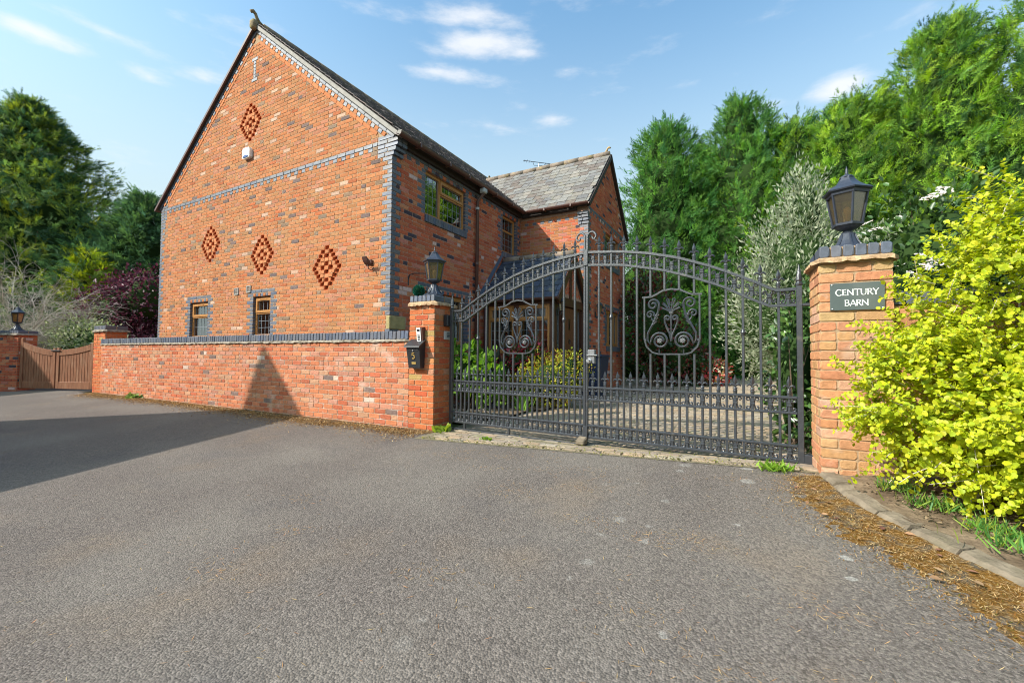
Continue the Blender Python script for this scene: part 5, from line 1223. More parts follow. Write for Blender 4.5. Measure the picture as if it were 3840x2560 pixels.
def conifer(label, x, y, h, Rb, cols, plumes, lean=(0, 0), up=.9, sp=.36, seed=1, z0=.1, taper=.75, grp=None, skirt=.0, per=13):
    t = thing('conifer_tree', label, 'tree', (x, y, z0), 0, grp); g = np.random.default_rng(seed)
    tr = MB(); tr.tube([(x, y, z0 - .2), (x + .05, y, z0 + h * .4), (x + lean[0] * h * .1, y, z0 + h * .9)], [Rb * .09 + .06, Rb * .06 + .04, .02], 8)
    for i in range(10):
        q = g.uniform(0, 6.28); zz = z0 + h * g.uniform(.12, .7); rr = Rb * .6 * (1 - (zz - z0) / h); tr.tube([(x, y, zz), (x + math.cos(q) * rr * .6, y + math.sin(q) * rr * .6, zz + rr * .25), (x + math.cos(q) * rr, y + math.sin(q) * rr, zz + rr * .6)], [.05, .035, .01], 5)
    tr.build('trunk', M['bark'], t, True)
    ph = g.uniform(0, 6.28, 6)
    def Rf(tt, q): return Rb * np.maximum(1 - tt, .0) ** taper * (1 + .16 * np.sin(3 * q + ph[0] + 5 * tt) + .13 * np.sin(5 * q + ph[1] - 9 * tt) + .10 * np.sin(17 * tt + ph[2] + 2 * q)) + .12
    tt = g.uniform(skirt, 1, plumes) ** 1.12; q = g.uniform(0, 2 * math.pi, plumes)
    face = np.cos(q - math.atan2(-y, -x)) > -.35; keep = face | (g.uniform(0, 1, plumes) < .35); tt, q = tt[keep], q[keep]; n = len(tt)
    rr = Rf(tt, q) * g.uniform(.5, 1.0, n); O = np.stack([x + rr * np.cos(q) + lean[0] * h * tt * .1, y + rr * np.sin(q) + lean[1] * h * tt * .1, z0 + h * tt], 1)
    D = np.stack([np.cos(q), np.sin(q), np.full(n, up)], 1) + g.normal(0, .42, (n, 3)) + np.array([lean[0], lean[1], 0]); D = unit(D)
    Lp = g.choice([.5, .8, 1.1, 1.6], n) * g.uniform(.8, 1.2, n) * sp * 2.1 * (1 - .5 * tt); base = hues(n, cols, .38)
    s = np.linspace(0, .95, per); PP_ = (O[:, None, :] + D[:, None, :] * (Lp[:, None] * s[None, :])[:, :, None]).reshape(-1, 3)
    A = (D[:, None, :] * 1.0 + g.normal(0, 1, (n, per, 3)) * (.62 * (1 - s)[None, :, None] + .16)).reshape(-1, 3)
    S = (sp * g.uniform(.6, 1.25, (n, per)) * (1 - .4 * s[None, :])).ravel()
    C = np.clip(np.repeat(base, per, 0) * g.uniform(.75, 1.25, (n * per, 1)), 0, .9)
    hint = np.repeat(np.stack([np.cos(q), np.sin(q), np.full(n, .5)], 1), per, 0)
    PP_ += g.normal(0, .05, PP_.shape); foliage('crown', M['needle'], t, PP_, A, S, 'spray', C, hint)
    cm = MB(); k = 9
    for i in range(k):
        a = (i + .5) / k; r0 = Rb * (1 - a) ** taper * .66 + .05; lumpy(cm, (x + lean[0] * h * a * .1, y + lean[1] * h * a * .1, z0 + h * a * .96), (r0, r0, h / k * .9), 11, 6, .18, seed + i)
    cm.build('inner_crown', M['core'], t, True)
    return t
ley = [(.18, .34, .045), (.25, .41, .045), (.08, .18, .04), (.31, .44, .045), (.045, .11, .034)]; dk = [(.085, .225, .052), (.125, .27, .052), (.05, .14, .045), (.16, .31, .052)]
HG = 'tall conifers behind the driveway'
conifer('conifer half hidden behind the two green ones beside the wing gable', -1.6, 21.0, 9.6, 2.6, dk, 900, (0, 0), 1.0, .36, 28, .35, .42, HG)
conifer('conifer half hidden behind the dip in the row', 2.6, 21.5, 9.0, 2.8, ley + dk, 900, (.2, 0), 1.0, .36, 29, .35, .42, HG)
conifer('broad green conifer directly beside the wing gable, its top split into two points', -3.0, 18.2, 9.9, 2.9, dk, 2100, (.1, 0), 1.0, .30, 21, .35, .42, HG)
conifer('green conifer above the right gate crest with a thin pointed leader', -.2, 18.9, 10.5, 2.8, dk + ley[:1], 2100, (0, 0), 1.1, .30, 22, .35, .42, HG)
conifer('lower conifer in the dip of the row left of the right lantern', 1.4, 19.0, 9.3, 2.7, ley + dk[:1], 1800, (.15, 0), .9, .31, 23, .35, .4, HG)
conifer('bright green conifer straight behind the right lantern', 2.9, 17.6, 9.0, 2.5, ley, 2200, (.35, 0), .9, .33, 24, .35, .42, HG)
conifer('tallest bright conifer with feathery windblown tips, right of the right lantern', 4.6, 17.2, 10.4, 2.5, ley, 2200, (.5, 0), .9, .33, 25, .35, .42, HG)
conifer('bright conifer at the right picture edge above the golden shrub', 6.5, 16.2, 10.2, 2.7, ley, 2200, (.5, 0), .9, .33, 26, .35, .42, HG)
conifer('conifer cut by the right picture edge, last of the row', 8.6, 15.6, 11.4, 2.6, ley, 900, (.4, 0), .9, .38, 27, .35, .42, HG)
blu = [(.085, .17, .065), (.12, .21, .06), (.065, .135, .075), (.20, .27, .045)]
conifer('big dark conifer with a yellowish top at the far left', -32.0, 7.2, 13.9, 10.2, blu + [(.26, .30, .04)], 5600, (0, 0), .5, .40, 31, -.3, .95)
conifer('dark spreading conifer whose branches reach the left edge of the house', -25.6, 9.6, 8.8, 5.6, blu[:3], 3000, (.1, 0), .35, .36, 32, -.3, 1.0)
conifer('slender yellow green conifer standing in front of the dark conifers', -24.0, 7.2, 5.4, 1.1, [(.26, .33, .03), (.20, .28, .03), (.33, .36, .04)], 420, (0, 0), .9, .34, 33, -.3, .7)
conifer('dark conifer filling the gap behind the brown timber gate', -28.5, 11.2, 7.0, 4.6, blu[:3], 1100, (0, 0), .4, .55, 34, -.3, .5)

def shrub(name, label, cat, blobs, n, size, kind, cols, m='leaf', upw=.35, twigs=14, loc=None, shell=(.72, 1.04), wide=1, grp=None, jitter=.08, core=.62, part='foliage', hint_up=.5):
    x, y, z = loc or (blobs[0][0][0], blobs[0][0][1], gh(blobs[0][0][0], blobs[0][0][1])); t = thing(name, label, cat, (x, y, z), 0, grp)
    w = np.array([b[1][0] * b[1][1] + b[1][0] * b[1][2] + b[1][1] * b[1][2] for b in blobs]); w = w / w.sum(); idx = NR.choice(len(blobs), n, p=w)
    c = np.array([b[0] for b in blobs])[idx]; r = np.array([b[1] for b in blobs])[idx]; d = unit(NR.normal(size=(n, 3)))
    lob = 1 + .16 * np.sin(d[:, 0:1] * 7 + c[:, 0:1] * 3) * np.cos(d[:, 2:3] * 6 + 1) + .1 * np.sin(d[:, 1:2] * 13)
    P = c + d * r * NR.uniform(*shell, (n, 1)) * lob + NR.normal(0, jitter, (n, 3)) * r; P[:, 2] = np.maximum(P[:, 2], z + .02)
    A = d + NR.normal(0, .65, (n, 3)) + np.array([0, 0, upw]); S = size * NR.uniform(.65, 1.25, n)
    foliage(part, M[m], t, P, A, S, kind, hues(n, cols), d + np.array([0, 0, hint_up]), wide)
    tw = MB(); g = random.Random(n)
    for i in range(twigs):
        b = blobs[g.randrange(len(blobs))]; q = Vector((g.gauss(0, 1), g.gauss(0, 1), abs(g.gauss(0, 1)))).normalized(); e = Vector(b[0]) + Vector([q[k] * b[1][k] for k in range(3)]) * .98
        s = Vector((x + g.uniform(-.1, .1), y + g.uniform(-.1, .1), z)); mid = (s + e) / 2 + Vector((g.uniform(-.1, .1), g.uniform(-.1, .1), .08)); tw.tube([s, mid, e], [.014, .009, .003], 4)
    tw.build('stem', M['bark'], t)
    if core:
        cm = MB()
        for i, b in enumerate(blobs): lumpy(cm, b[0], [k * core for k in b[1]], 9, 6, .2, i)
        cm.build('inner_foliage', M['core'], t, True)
    return t, P, A, S
# golden shrub: leafy arching shoots over a wall
gt_ = thing('golden_shrub', 'golden yellow leafed shrub spilling over the wall beside the sign pillar', 'shrub', (1.5, 3.8, .1)); g = np.random.default_rng(5)
GB = [((1.55, 3.86, 1.12), (.72, .42, .95)), ((1.13, 3.68, .76), (.50, .34, .50)), ((2.1, 3.7, 1.3), (.6, .5, 1.0)), ((1.55, 3.45, .62), (.55, .42, .45)), ((1.62, 3.96, 1.75), (.34, .28, .55)), ((2.6, 3.5, 1.2), (.6, .5, 1.1))]
gP, gA, gS, gH, gT = [], [], [], [], []; sh = MB()
for i in range(4300):
    b = GB[g.choice(6, p=[.26, .17, .2, .2, .07, .10])]; d = g.normal(size=3); d /= np.linalg.norm(d)
    if d[1] > .45: continue
    s = np.array(b[0]) + d * np.array(b[1]) * g.uniform(.55, .95); L_ = g.uniform(.12, .34); dr_ = d * .6 + g.normal(0, .45, 3) + np.array([-.1, -.25, .45]); dr_ /= np.linalg.norm(dr_); droop = np.array([0, 0, -1]) * g.uniform(.0, .35)
    k = int(L_ / .024); pts = []
    for j in range(k + 1):
        a = j / k; p_ = s + dr_ * L_ * a + droop * L_ * a * a; pts.append(tuple(p_))
        if p_[2] < .12: continue
        side = np.cross(dr_, g.normal(size=3)); side /= np.linalg.norm(side)
        for sg_ in (1, -1): gP.append(p_); gA.append(side * sg_ + dr_ * .55 + g.normal(0, .25, 3)); gS.append(g.uniform(.02, .045) * (1 - .2 * a)); gT.append(a); gH.append(dr_ + np.array([0, -.3, .6]))
    if i % 4 == 0: sh.tube([pts[0], pts[len(pts) // 2], pts[-1]], [.004, .003, .0015], 3)
for i in range(26):
    b = GB[g.integers(0, 5)]; e = np.array(b[0]) + (g.normal(size=3) * .4) * np.array(b[1]); s = np.array([g.uniform(1.1, 2.2), g.uniform(3.7, 4.0), .1]); sh.tube([s, (s + e) / 2 + g.normal(0, .06, 3), e], [.012, .009, .004], 5)
sh.build('branch', M['twig'], gt_)
gP, gA, gS, gH = map(np.array, (gP, gA, gS, gH)); gold = hues(len(gP), [(.46, .50, .015), (.54, .56, .02), (.35, .44, .02), (.52, .49, .025), (.42, .50, .015)], .2)
me_l = bpy.data.meshes.new('leaf'); v_, f_l = tpl('round'); me_l.from_pydata([tuple(p) for p in v_], [], f_l)
lm = leafmat('single_leaf', .35); nd = lm.node_tree; oi = nd.nodes.new('ShaderNodeObjectInfo')
for l in list(nd.links):
    if l.from_node.type == 'ATTRIBUTE': nd.links.new(oi.outputs['Color'], l.to_socket)
me_l.materials.append(lm)
gm = np.clip(np.array(gT) * 1.4 + NR.normal(0, .25, len(gT)) + .62, 0, 1)[:, None]; gold = gold * gm + hues(len(gP), [(.16, .27, .02), (.22, .32, .02), (.12, .20, .02)], .25) * (1 - gm)
near = sorted(range(len(gP)), key=lambda i: -(sight(gP[i], Vector((0, -1, .3)).normalized()) * gS[i] ** 2))[:300]
for i in near:
    a = Vector(gA[i]).normalized(); s_v = Vector(gH[i]).cross(a).normalized(); m_ = Matrix((a, s_v, a.cross(s_v))).transposed().to_4x4()
    o = link('leaf', me_l, gt_, Matrix.Translation(gP[i]) @ m_ @ Matrix.Scale(gS[i], 4)); o.color = (*gold[i], 1)
mask = np.ones(len(gP), bool); mask[near] = False
stuff(foliage('leaf', M['leaf'], gt_, gP[mask], gA[mask], gS[mask], 'round', gold[mask], gH[mask]))
# silver olive, viburnum, evergreen behind the gate post
ol = [(.28, .32, .19), (.36, .39, .26), (.21, .26, .14), (.42, .43, .30)]
shrub('olive_tree', 'silver grey olive bush between the right gate leaf and the right lantern', 'shrub', [((.72, 8.1, 2.3), (.85, .7, 1.25)), ((.25, 8.0, 1.7), (.6, .6, .9)), ((.78, 8.1, 3.3), (.36, .34, .75)), ((1.6, 8.4, 2.2), (.7, .6, .85)), ((.9, 8.1, 1.1), (.8, .7, .9))], 20000, .085, 'narrow', ol, 'leaf', .8, 24, shell=(.6, 1.12), core=.55, wide=1.3)
vt, vP, vA, vS = shrub('viburnum_shrub', 'dark green viburnum with flat white flower heads behind the sign pillar', 'shrub', [((1.75, 6.2, 2.0), (.62, .5, .85)), ((1.25, 5.8, 1.6), (.5, .45, .6)), ((2.4, 6.2, 1.9), (.6, .5, .8)), ((1.6, 5.9, 1.0), (.8, .5, .8))], 5200, .085, 'oval', [(.05, .10, .022), (.07, .14, .03), (.04, .085, .025), (.10, .17, .03)], 'gloss', .2, 20)
heads = sorted([i for i in range(len(vP)) if vP[i][2] > 1.7 and vA[i][1] < .1 and vP[i][1] < 6.15], key=lambda i: (i * 7919) % 997)[:30]
for i in heads:
    k = 46; q = NR.uniform(0, 6.28, k); r = np.sqrt(NR.uniform(0, 1, k)) * .07; u_ = unit(vA[i:i + 1])[0] * .6 + np.array([-.1, -.35, .8]); u_ /= np.linalg.norm(u_); e1 = np.cross(u_, [0, 1, 0]); e1 /= np.linalg.norm(e1); e2 = np.cross(u_, e1)
    P_ = vP[i] + u_ * .09 + np.outer(np.cos(q) * r, e1) + np.outer(np.sin(q) * r, e2) - np.outer(r * r * 2.2, u_); foliage('flower_head', M['petal'], vt, P_, NR.normal(0, .25, (k, 3)) + e1, .018, 'petal', hues(k, [(.78, .72, .66), (.8, .78, .74), (.68, .5, .42)], .08), np.tile(u_, (k, 1)) * 3)
shrub('evergreen_shrub', 'glossy evergreen shrub squeezed between the right gate post and the sign pillar', 'shrub', [((.42, 5.6, .75), (.24, .4, .85)), ((.55, 5.9, 1.35), (.32, .4, .55)), ((.62, 5.25, .45), (.18, .2, .45)), ((.85, 6.3, 1.0), (.35, .5, 1.0))], 2600, .075, 'oval', [(.05, .11, .025), (.08, .16, .03), (.13, .22, .05), (.035, .08, .02)], 'gloss', .2, 12)
# planting in front of house and wing
shrub('photinia_shrub', 'tall dark photinia with red leaves against the end of the wing', 'shrub', [((-2.5, 13.0, 1.9), (.75, .6, 1.55)), ((-1.9, 13.3, 1.2), (.7, .6, 1.1)), ((-2.7, 13.4, 2.8), (.55, .5, .8)), ((-1.3, 13.6, .8), (.5, .5, .6))], 4600, .11, 'oval', [(.045, .085, .025), (.06, .11, .03), (.16, .02, .025), (.035, .07, .025), (.22, .03, .03)], 'gloss')
rf, rP, rA, rS = shrub('flowering_shrub', 'low shrub with red and cream leaves at the far edge of the driveway', 'shrub', [((-.9, 13.6, .62), (.42, .4, .38))], 900, .1, 'oval', [(.6, .05, .07), (.70, .62, .45), (.12, .2, .05), (.62, .08, .06)], 'leaf')
shrub('leafy_shrub', 'bright green leafy shrub just inside the left gate leaf', 'shrub', [((-4.55, 6.55, .75), (.35, .35, .5)), ((-4.05, 6.5, .6), (.3, .3, .42))], 800, .11, 'round', [(.16, .30, .035), (.22, .36, .04), (.11, .23, .03)], 'leaf')
ph = thing('phormium', 'spiky dark phormium with long sword leaves in front of the porch window', 'plant', (-4.65, 7.6, .05)); k = 90; q = NR.uniform(0, 6.28, k); A = np.stack([np.cos(q) * .55, np.sin(q) * .55, np.ones(k)], 1) + NR.normal(0, .25, (k, 3)); foliage('sword_leaf', M['leaf'], ph, np.tile((-4.65, 7.6, .08), (k, 1)) + NR.normal(0, .05, (k, 3)) * (1, 1, 0), A, NR.uniform(.8, 1.3, k), 'strap', hues(k, [(.05, .055, .035), (.07, .05, .045), (.06, .08, .04)]), np.stack([np.cos(q), np.sin(q), q * 0 + .3], 1))
shrub('pieris_shrub', 'shrub with crimson young leaves below the porch window', 'shrub', [((-3.95, 7.72, .85), (.42, .34, .5)), ((-4.25, 7.6, .55), (.3, .3, .45)), ((-3.72, 7.7, 1.05), (.25, .22, .3))], 1700, .075, 'oval', [(.40, .02, .045), (.06, .11, .03), (.5, .04, .06), (.05, .10, .03), (.30, .02, .04)], 'gloss')
shrub('spirea_shrub', 'rounded yellow green spirea with orange tips beside the drive', 'shrub', [((-3.25, 7.35, .55), (.55, .45, .5)), ((-2.95, 7.5, .7), (.42, .38, .42)), ((-3.6, 7.2, .45), (.4, .35, .4))], 3600, .05, 'oval', [(.34, .38, .03), (.42, .42, .05), (.28, .34, .03), (.46, .26, .05)], 'leaf')
shrub('pale_shrub', 'pale green variegated shrub showing over the brown timber gate', 'shrub', [((-19.3, 6.0, 1.25), (1.1, .8, .75)), ((-18.3, 6.2, .95), (.9, .7, .6)), ((-20.4, 6.0, 1.5), (.9, .8, .8))], 4200, .1, 'oval', [(.28, .32, .15), (.36, .38, .22), (.20, .26, .08), (.42, .42, .28)], 'leaf', grp=None)
pt, pP, pA, pS = shrub('plum_tree', 'purple leaved plum tree between the dark conifer and the house', 'tree', [((-22.0, 7.6, 2.5), (1.4, 1.2, 1.5)), ((-20.9, 8.0, 3.1), (1.1, 1.0, 1.2)), ((-22.9, 7.2, 1.8), (1.0, 1.0, 1.0)), ((-21.4, 7.4, 1.2), (1.7, 1.1, 1.0))], 8500, .13, 'oval', [(.08, .018, .033), (.11, .03, .05), (.06, .015, .026), (.14, .055, .075)], 'leaf', .3, 30)
# bare shrub
bt = thing('bare_shrub', 'leafless shrub with pale grey twigs over the shaded pillar', 'shrub', (-20.9, 4.9, 0)); g = random.Random(3); tw = MB()
def grow_twig(p, d, l, r, lv):
    pts = [p]; q = p
    for i in range(4):
        d = (d + Vector((g.gauss(0, .16), g.gauss(0, .16), g.gauss(0, .12) - .03 * lv))).normalized(); q = q + d * l / 4; pts.append(q)
        if lv < 3:
            for _ in range(2 if lv < 2 else 1): grow_twig(q, (d + Vector((g.gauss(0, .6), g.gauss(0, .6), g.gauss(0, .45)))).normalized(), l * g.uniform(.45, .7), r * .5, lv + 1)
    tw.tube(pts, [r, r * .85, r * .7, r * .55, r * .35], 4 if lv < 2 else 3)
for i in range(11): grow_twig(Vector((-21.6 + g.uniform(-.4, .4), 4.7 + g.uniform(-.4, .4), 0)), Vector((g.gauss(.1, .4), g.gauss(0, .35), 1.3)).normalized(), g.uniform(1.9, 2.7), .026, 0)
tw.build('branch', M['twig'], bt)
# topiary ball
tb = thing('topiary_ball', 'shiny green artificial grass ball on the coping above the letterbox', 'ball', (-4.13, 4.75, 1.87)); lumpy(q_ := MB(), (-4.13, 4.76, 1.952), (.07, .07, .07), 12, 8, .03); q_.build('ball_core', M['core'], tb, True)
k = 1500; d = unit(NR.normal(size=(k, 3))); foliage('grass_blade', M['gloss'], tb, np.array((-4.13, 4.76, 1.952)) + d * .066, d + NR.normal(0, .5, (k, 3)), .03, 'narrow', hues(k, [(.015, .12, .075), (.02, .17, .10), (.01, .08, .06)]), None, 1.2)

# ------------------------------------------------------------------ kerb, bed and what lies on the ground
KP = [(.49, 4.13), (.505, 4.06), (.576, 3.70), (.647, 3.49), (.74, 3.32), (.858, 3.11), (.953, 2.955), (1.054, 2.79), (1.3, 2.4), (1.7, 1.85), (2.3, 1.2), (3.2, .5)]
def kpt(s):
    """point at length s along the kerb line"""
    for a, b in zip(KP[:-1], KP[1:]):
        l = math.hypot(b[0] - a[0], b[1] - a[1])
        if s <= l: return (a[0] + (b[0] - a[0]) * s / l, a[1] + (b[1] - a[1]) * s / l), ((b[0] - a[0]) / l, (b[1] - a[1]) / l)
        s -= l
    return KP[-1], ((KP[-1][0] - KP[-2][0]) / 1.14, (KP[-1][1] - KP[-2][1]) / 1.14)
bed = MB(); N_ = 46; Kk = 9; vs = []
for i in range(N_ + 1):
    (x, y), (dx, dy) = kpt(.06 + 5.4 * i / N_)
    for j in range(Kk + 1):
        w = .05 + 2.6 * (j / Kk) ** 1.6; X, Y = x - dy * w * -1 * -1, y + dx * w
        X, Y = x + (-dy) * w, y + dx * w; vs.append((X, Y, gh(X, min(Y, 4.3)) + .036 + .06 * min(1, w) + .014 * math.sin(X * 31) * math.cos(Y * 27)))
bed.add(vs, [(i * (Kk + 1) + j, (i + 1) * (Kk + 1) + j, (i + 1) * (Kk + 1) + j + 1, i * (Kk + 1) + j + 1) for i in range(N_) for j in range(Kk)])
structure(bed.build('flower_bed', M['soil'], smooth=True))
hbed = sheet(rng_(-5.3, -2.8, 14), rng_(5.35, 8.3, 16), .05, lambda x, y: x < -3.55 + .22 * (y - 5.4) - .25 * max(0, y - 7.6)); structure(hbed.build('house_bed', M['soil'], smooth=True))
kb = structure(bpy.data.objects.new('kerb', None)); COL.objects.link(kb); WORLD[kb.name] = Matrix.Identity(4)
s = .0; i = 0
while s < 5.0:
    l = R.uniform(.16, .34); ks = MB(); n_ = 4; base = []
    for j in range(n_ + 1):
        (x, y), (dx, dy) = kpt(s + .006 + (l - .012) * j / n_); z = gh(x, y); w = .05 + R.uniform(-.008, .008); nx, ny = -dy, dx; jz = R.uniform(-.012, .012)
        base.append([(x - nx * .03, y - ny * .03, z - .05), (x - nx * .03, y - ny * .03, z + .018 + jz), (x - nx * .008, y - ny * .008, z + .04 + jz), (x + nx * w, y + ny * w, z + .046 + jz), (x + nx * (w + .02), y + ny * (w + .02), z + .05 + jz), (x + nx * (w + .02), y + ny * (w + .02), z - .05)])
    v_ = [p for r_ in base for p in r_]; f = [(a * 6 + b, a * 6 + b + 1, a * 6 + b + 7, a * 6 + b + 6)[::-1] for a in range(n_) for b in range(5)] + [(0, 1, 2, 3, 4, 5), tuple(n_ * 6 + b for b in range(5, -1, -1))]
    ks.add(v_, f); o = ks.build('kerb_stone', M['kerb'], kb, False); s += l
mm_ = MB(); N_ = 330; K_ = 26; vs = []
from mathutils import noise as mnoise
for i in range(N_ + 1):
    (x, y), (dx, dy) = kpt(4.9 * i / N_ + .02)
    for j in range(K_ + 1):
        w = .008 + .62 * j / K_; X, Y = x + dy * w, y - dx * w
        a = mnoise.noise((X * 5, Y * 5, 1)) * .5 + mnoise.noise((X * 17, Y * 17, 4)) * .45 + mnoise.noise((X * 55, Y * 55, 7)) * .35
        wd = .27 + .12 * min(1, i / 90); e = 1 - w / wd
        vs.append((X, Y, gh(X, Y) + max(-.012, min(.018, .02 * e + .014 * a - .002))))
mm_.add(vs, [(i * (K_ + 1) + j, i * (K_ + 1) + j + 1, (i + 1) * (K_ + 1) + j + 1, (i + 1) * (K_ + 1) + j) for i in range(N_) for j in range(K_)])
stuff(mm_.build('moss_mat', patch(patch(mat('rusty_moss', (.17, .085, .02), .95, .05, noise=.6, nscale=70, bump=1, bscale=120), (.10, .085, .065), 10, .48, .6, .9), (.33, .23, .12), 75, .55, .66, .8), None, True))
wm_ = MB(); N_ = 420; K_ = 14; vs = []
for i in range(N_ + 1):
    X = -14.6 + 10.9 * i / N_
    for j in range(K_ + 1):
        w = .5 * j / K_; Y = 4.638 - w; wd = .15 + .10 * math.sin(X * 1.7) * math.sin(X * .9 + 1) + .06 * math.sin(X * 4.1) + .10 * max(0, 1 - abs(X + 5.5) / 1.6)
        a = mnoise.noise((X * 4, Y * 5, 2)) * .5 + mnoise.noise((X * 15, Y * 17, 4)) * .45 + mnoise.noise((X * 50, Y * 55, 7)) * .35
        vs.append((X, Y, gh(X, Y) + max(-.012, min(.02, .02 * (1 - w / wd) + .014 * a))))
wm_.add(vs, [(i * (K_ + 1) + j, (i + 1) * (K_ + 1) + j, (i + 1) * (K_ + 1) + j + 1, i * (K_ + 1) + j + 1) for i in range(N_) for j in range(K_)])
stuff(wm_.build('wall_dirt', patch(patch(mat('brown_dirt', (.13, .08, .04), .95, .05, noise=.6, nscale=60, bump=1, bscale=110), (.07, .055, .04), 9, .48, .6, .9), (.30, .20, .10), 70, .55, .66, .8), None, True))
def strewn(name, n, where, length, cols, lift=.006, kind='narrow', upz=.12, wide=.5, m='litter'):
    P = []; 
    while len(P) < n:
        q = where()
        if q: P.append((q[0], q[1], (q[2] if len(q) > 2 else gh(q[0], q[1])) + lift * R.uniform(.6, 1.6)))
    a = NR.uniform(0, 6.28, n); A = np.stack([np.cos(a), np.sin(a), NR.normal(0, upz, n)], 1)
    return stuff(foliage(name, M[m], None, P, A, NR.uniform(.4, 1.3, n) * length, kind, hues(n, cols, .3), np.tile((0, 0, 3.), (n, 1)), wide))
tan = [(.46, .30, .13), (.52, .38, .19), (.36, .20, .08), (.42, .25, .12)]; rust = [(.19, .085, .022), (.25, .11, .028), (.14, .075, .028), (.28, .14, .045), (.15, .09, .035)]
def on_kerb():
    s = R.uniform(0, 4.8); (x, y), (dx, dy) = kpt(s); w = abs(R.gauss(0, .17)) * (1.0 + .16 * s); w = w + .03
    if s < .35: w *= .8
    return (x + dy * w, y - dx * w)
strewn('moss', 34000, on_kerb, .016, rust + tan[:2] + [(.13, .12, .02)], .005, 'narrow', .7, 1.3)
strewn('needle_litter', 6500, on_kerb, .045, tan, .016, 'narrow', .12, .3)
strewn('dead_leaf_litter', 110, on_kerb, .04, [(.36, .20, .11), (.30, .17, .12), (.22, .10, .07), (.44, .30, .16)], .018, 'oval', .25, 1)
def on_wall():
    x = R.uniform(-14.6, -3.75); k = .55 + .45 * math.sin(x * 1.7) * math.sin(x * .9 + 1); return (x, 4.62 - abs(R.gauss(0, .15 + .14 * k)))
strewn('wall_moss', 26000, on_wall, .03, rust + tan[:2], .006, 'narrow', .6, 1.6)
strewn('wall_litter', 4200, on_wall, .06, tan, .012, 'narrow', .2, .45)
clusters = [(R.uniform(-3.2, 1.0), R.uniform(1.2, 4.1)) for _ in range(26)] + [(-2.7, 3.9), (-2.9, 3.7), (-1.6, 3.1), (-.4, 1.9), (-.1, 1.7)]
def on_road():
    if R.random() < .4:
        c = R.choice(clusters); return (c[0] + R.gauss(0, .12), c[1] + R.gauss(0, .06))
    x = R.uniform(-8, 1.4); y = R.uniform(.4, 4.3)
    if R.random() > .25 + .75 * min(1, max(0, (x + 3.5) / 4.5)): return None
    for (kx, ky) in KP[:9]:
        if y < ky + .2 and x > kx + .02 + .5 * max(0, ky - y): return None
    return (x, y)
strewn('road_needles', 3200, on_road, .036, tan + [(.5, .24, .12)], .004, 'narrow', .08, .34)
def on_bed():
    (x, y), (dx, dy) = kpt(R.uniform(.3, 4.5)); w = R.uniform(.12, .9); X, Y = x - dy * w, y + dx * w; return (X, Y, gh(X, min(Y, 4.3)) + .055 + .05 * w)
strewn('bed_litter', 2200, on_bed, .03, [(.26, .19, .12), (.2, .13, .08), (.34, .25, .15), (.13, .09, .06)], .012, 'oval', .35, 1)
def in_joint(): return (R.uniform(-3.6, .4), 4.26 + R.gauss(0, .03) if R.random() < .7 else 4.26 + .105 * R.randrange(0, 6) + R.gauss(0, .008))
strewn('joint_moss', 1600, in_joint, .02, [(.16, .17, .02), (.22, .19, .03), (.12, .14, .02)], .012, 'narrow', .8, 2)
def on_house_bed():
    y = R.uniform(5.4, 8.1); return (R.uniform(-5.1, -3.6 + .2 * (y - 5.4)), y, .06)
strewn('slate_chips', 1500, on_house_bed, .07, [(.34, .32, .28), (.25, .23, .2), (.42, .39, .34)], .02, 'oval', .25, 1.2)
rk = MB(); lumpy(rk, (-3.72, 7.15, .16), (.11, .09, .15), 9, 6, .22, 5); tag(rk.build('boulder', M['rock']), 'pale boulder on the chippings between left gate leaf and spirea', 'rock')
def tuft(name, label, cat, x, y, n, l, cols, z=None, kind='strap', spread=.07, grp=None, lay=.8):
    z = gh(x, y) if z is None else z; t = thing(name, label, cat, (x, y, z), 0, grp); q = NR.uniform(0, 6.28, n); A = np.stack([np.cos(q) * lay, np.sin(q) * lay, np.ones(n)], 1) + NR.normal(0, .3, (n, 3)); P = np.stack([x + NR.normal(0, spread, n), y + NR.normal(0, spread * .7, n), np.full(n, z)], 1)
    ob_ = foliage('leaf_blade', M['leaf'], t, P, A, NR.uniform(.6, 1.2, n) * l, kind, hues(n, cols), np.stack([np.cos(q), np.sin(q), q * 0 + .8], 1)); ob_['kind'] = 'stuff'; return t
sp_ = [(.10, .27, .05), (.16, .34, .05), (.07, .20, .05), (.30, .36, .05)]; BG = 'clumps of strap leaves along the flower bed'
tuft('bulb_clump', 'clump of blue green strap leaves nearest the sign pillar', 'plant', .86, 3.80, 130, .085, sp_, gh(.86, 3.8) + .07, spread=.06, grp=BG)
tuft('bulb_clump', 'clump of strap leaves second from the sign pillar in the flower bed', 'plant', .98, 3.53, 150, .085, sp_, gh(.98, 3.53) + .07, spread=.08, grp=BG)
tuft('bulb_clump', 'small clump of strap leaves between the two bigger ones in the flower bed', 'plant', 1.10, 3.27, 90, .08, sp_, gh(1.1, 3.27) + .07, spread=.05, grp=BG)
tuft('bulb_clump', 'big sprawling clump of strap leaves at the right edge of the bed', 'plant', 1.20, 3.10, 240, .095, sp_, gh(1.2, 3.1) + .07, spread=.11, grp=BG)
tuft('grass_tuft', 'bright grass tuft on the pavers below the right gate post', 'grass', .17, 4.19, 140, .09, [(.20, .36, .04), (.28, .42, .05), (.14, .28, .03)], kind='narrow', spread=.06)
tuft('weed', 'pale green weed at the foot of the letterbox pillar', 'weed', -3.66, 4.72, 26, .14, [(.36, .44, .06), (.28, .38, .05)], kind='oval', spread=.05, lay=1.4)
tuft('weed', 'small weed at the foot of the low wall near its far end', 'weed', -12.3, 4.55, 40, .16, [(.22, .30, .08), (.16, .24, .06)], kind='oval', spread=.08, lay=1.2)
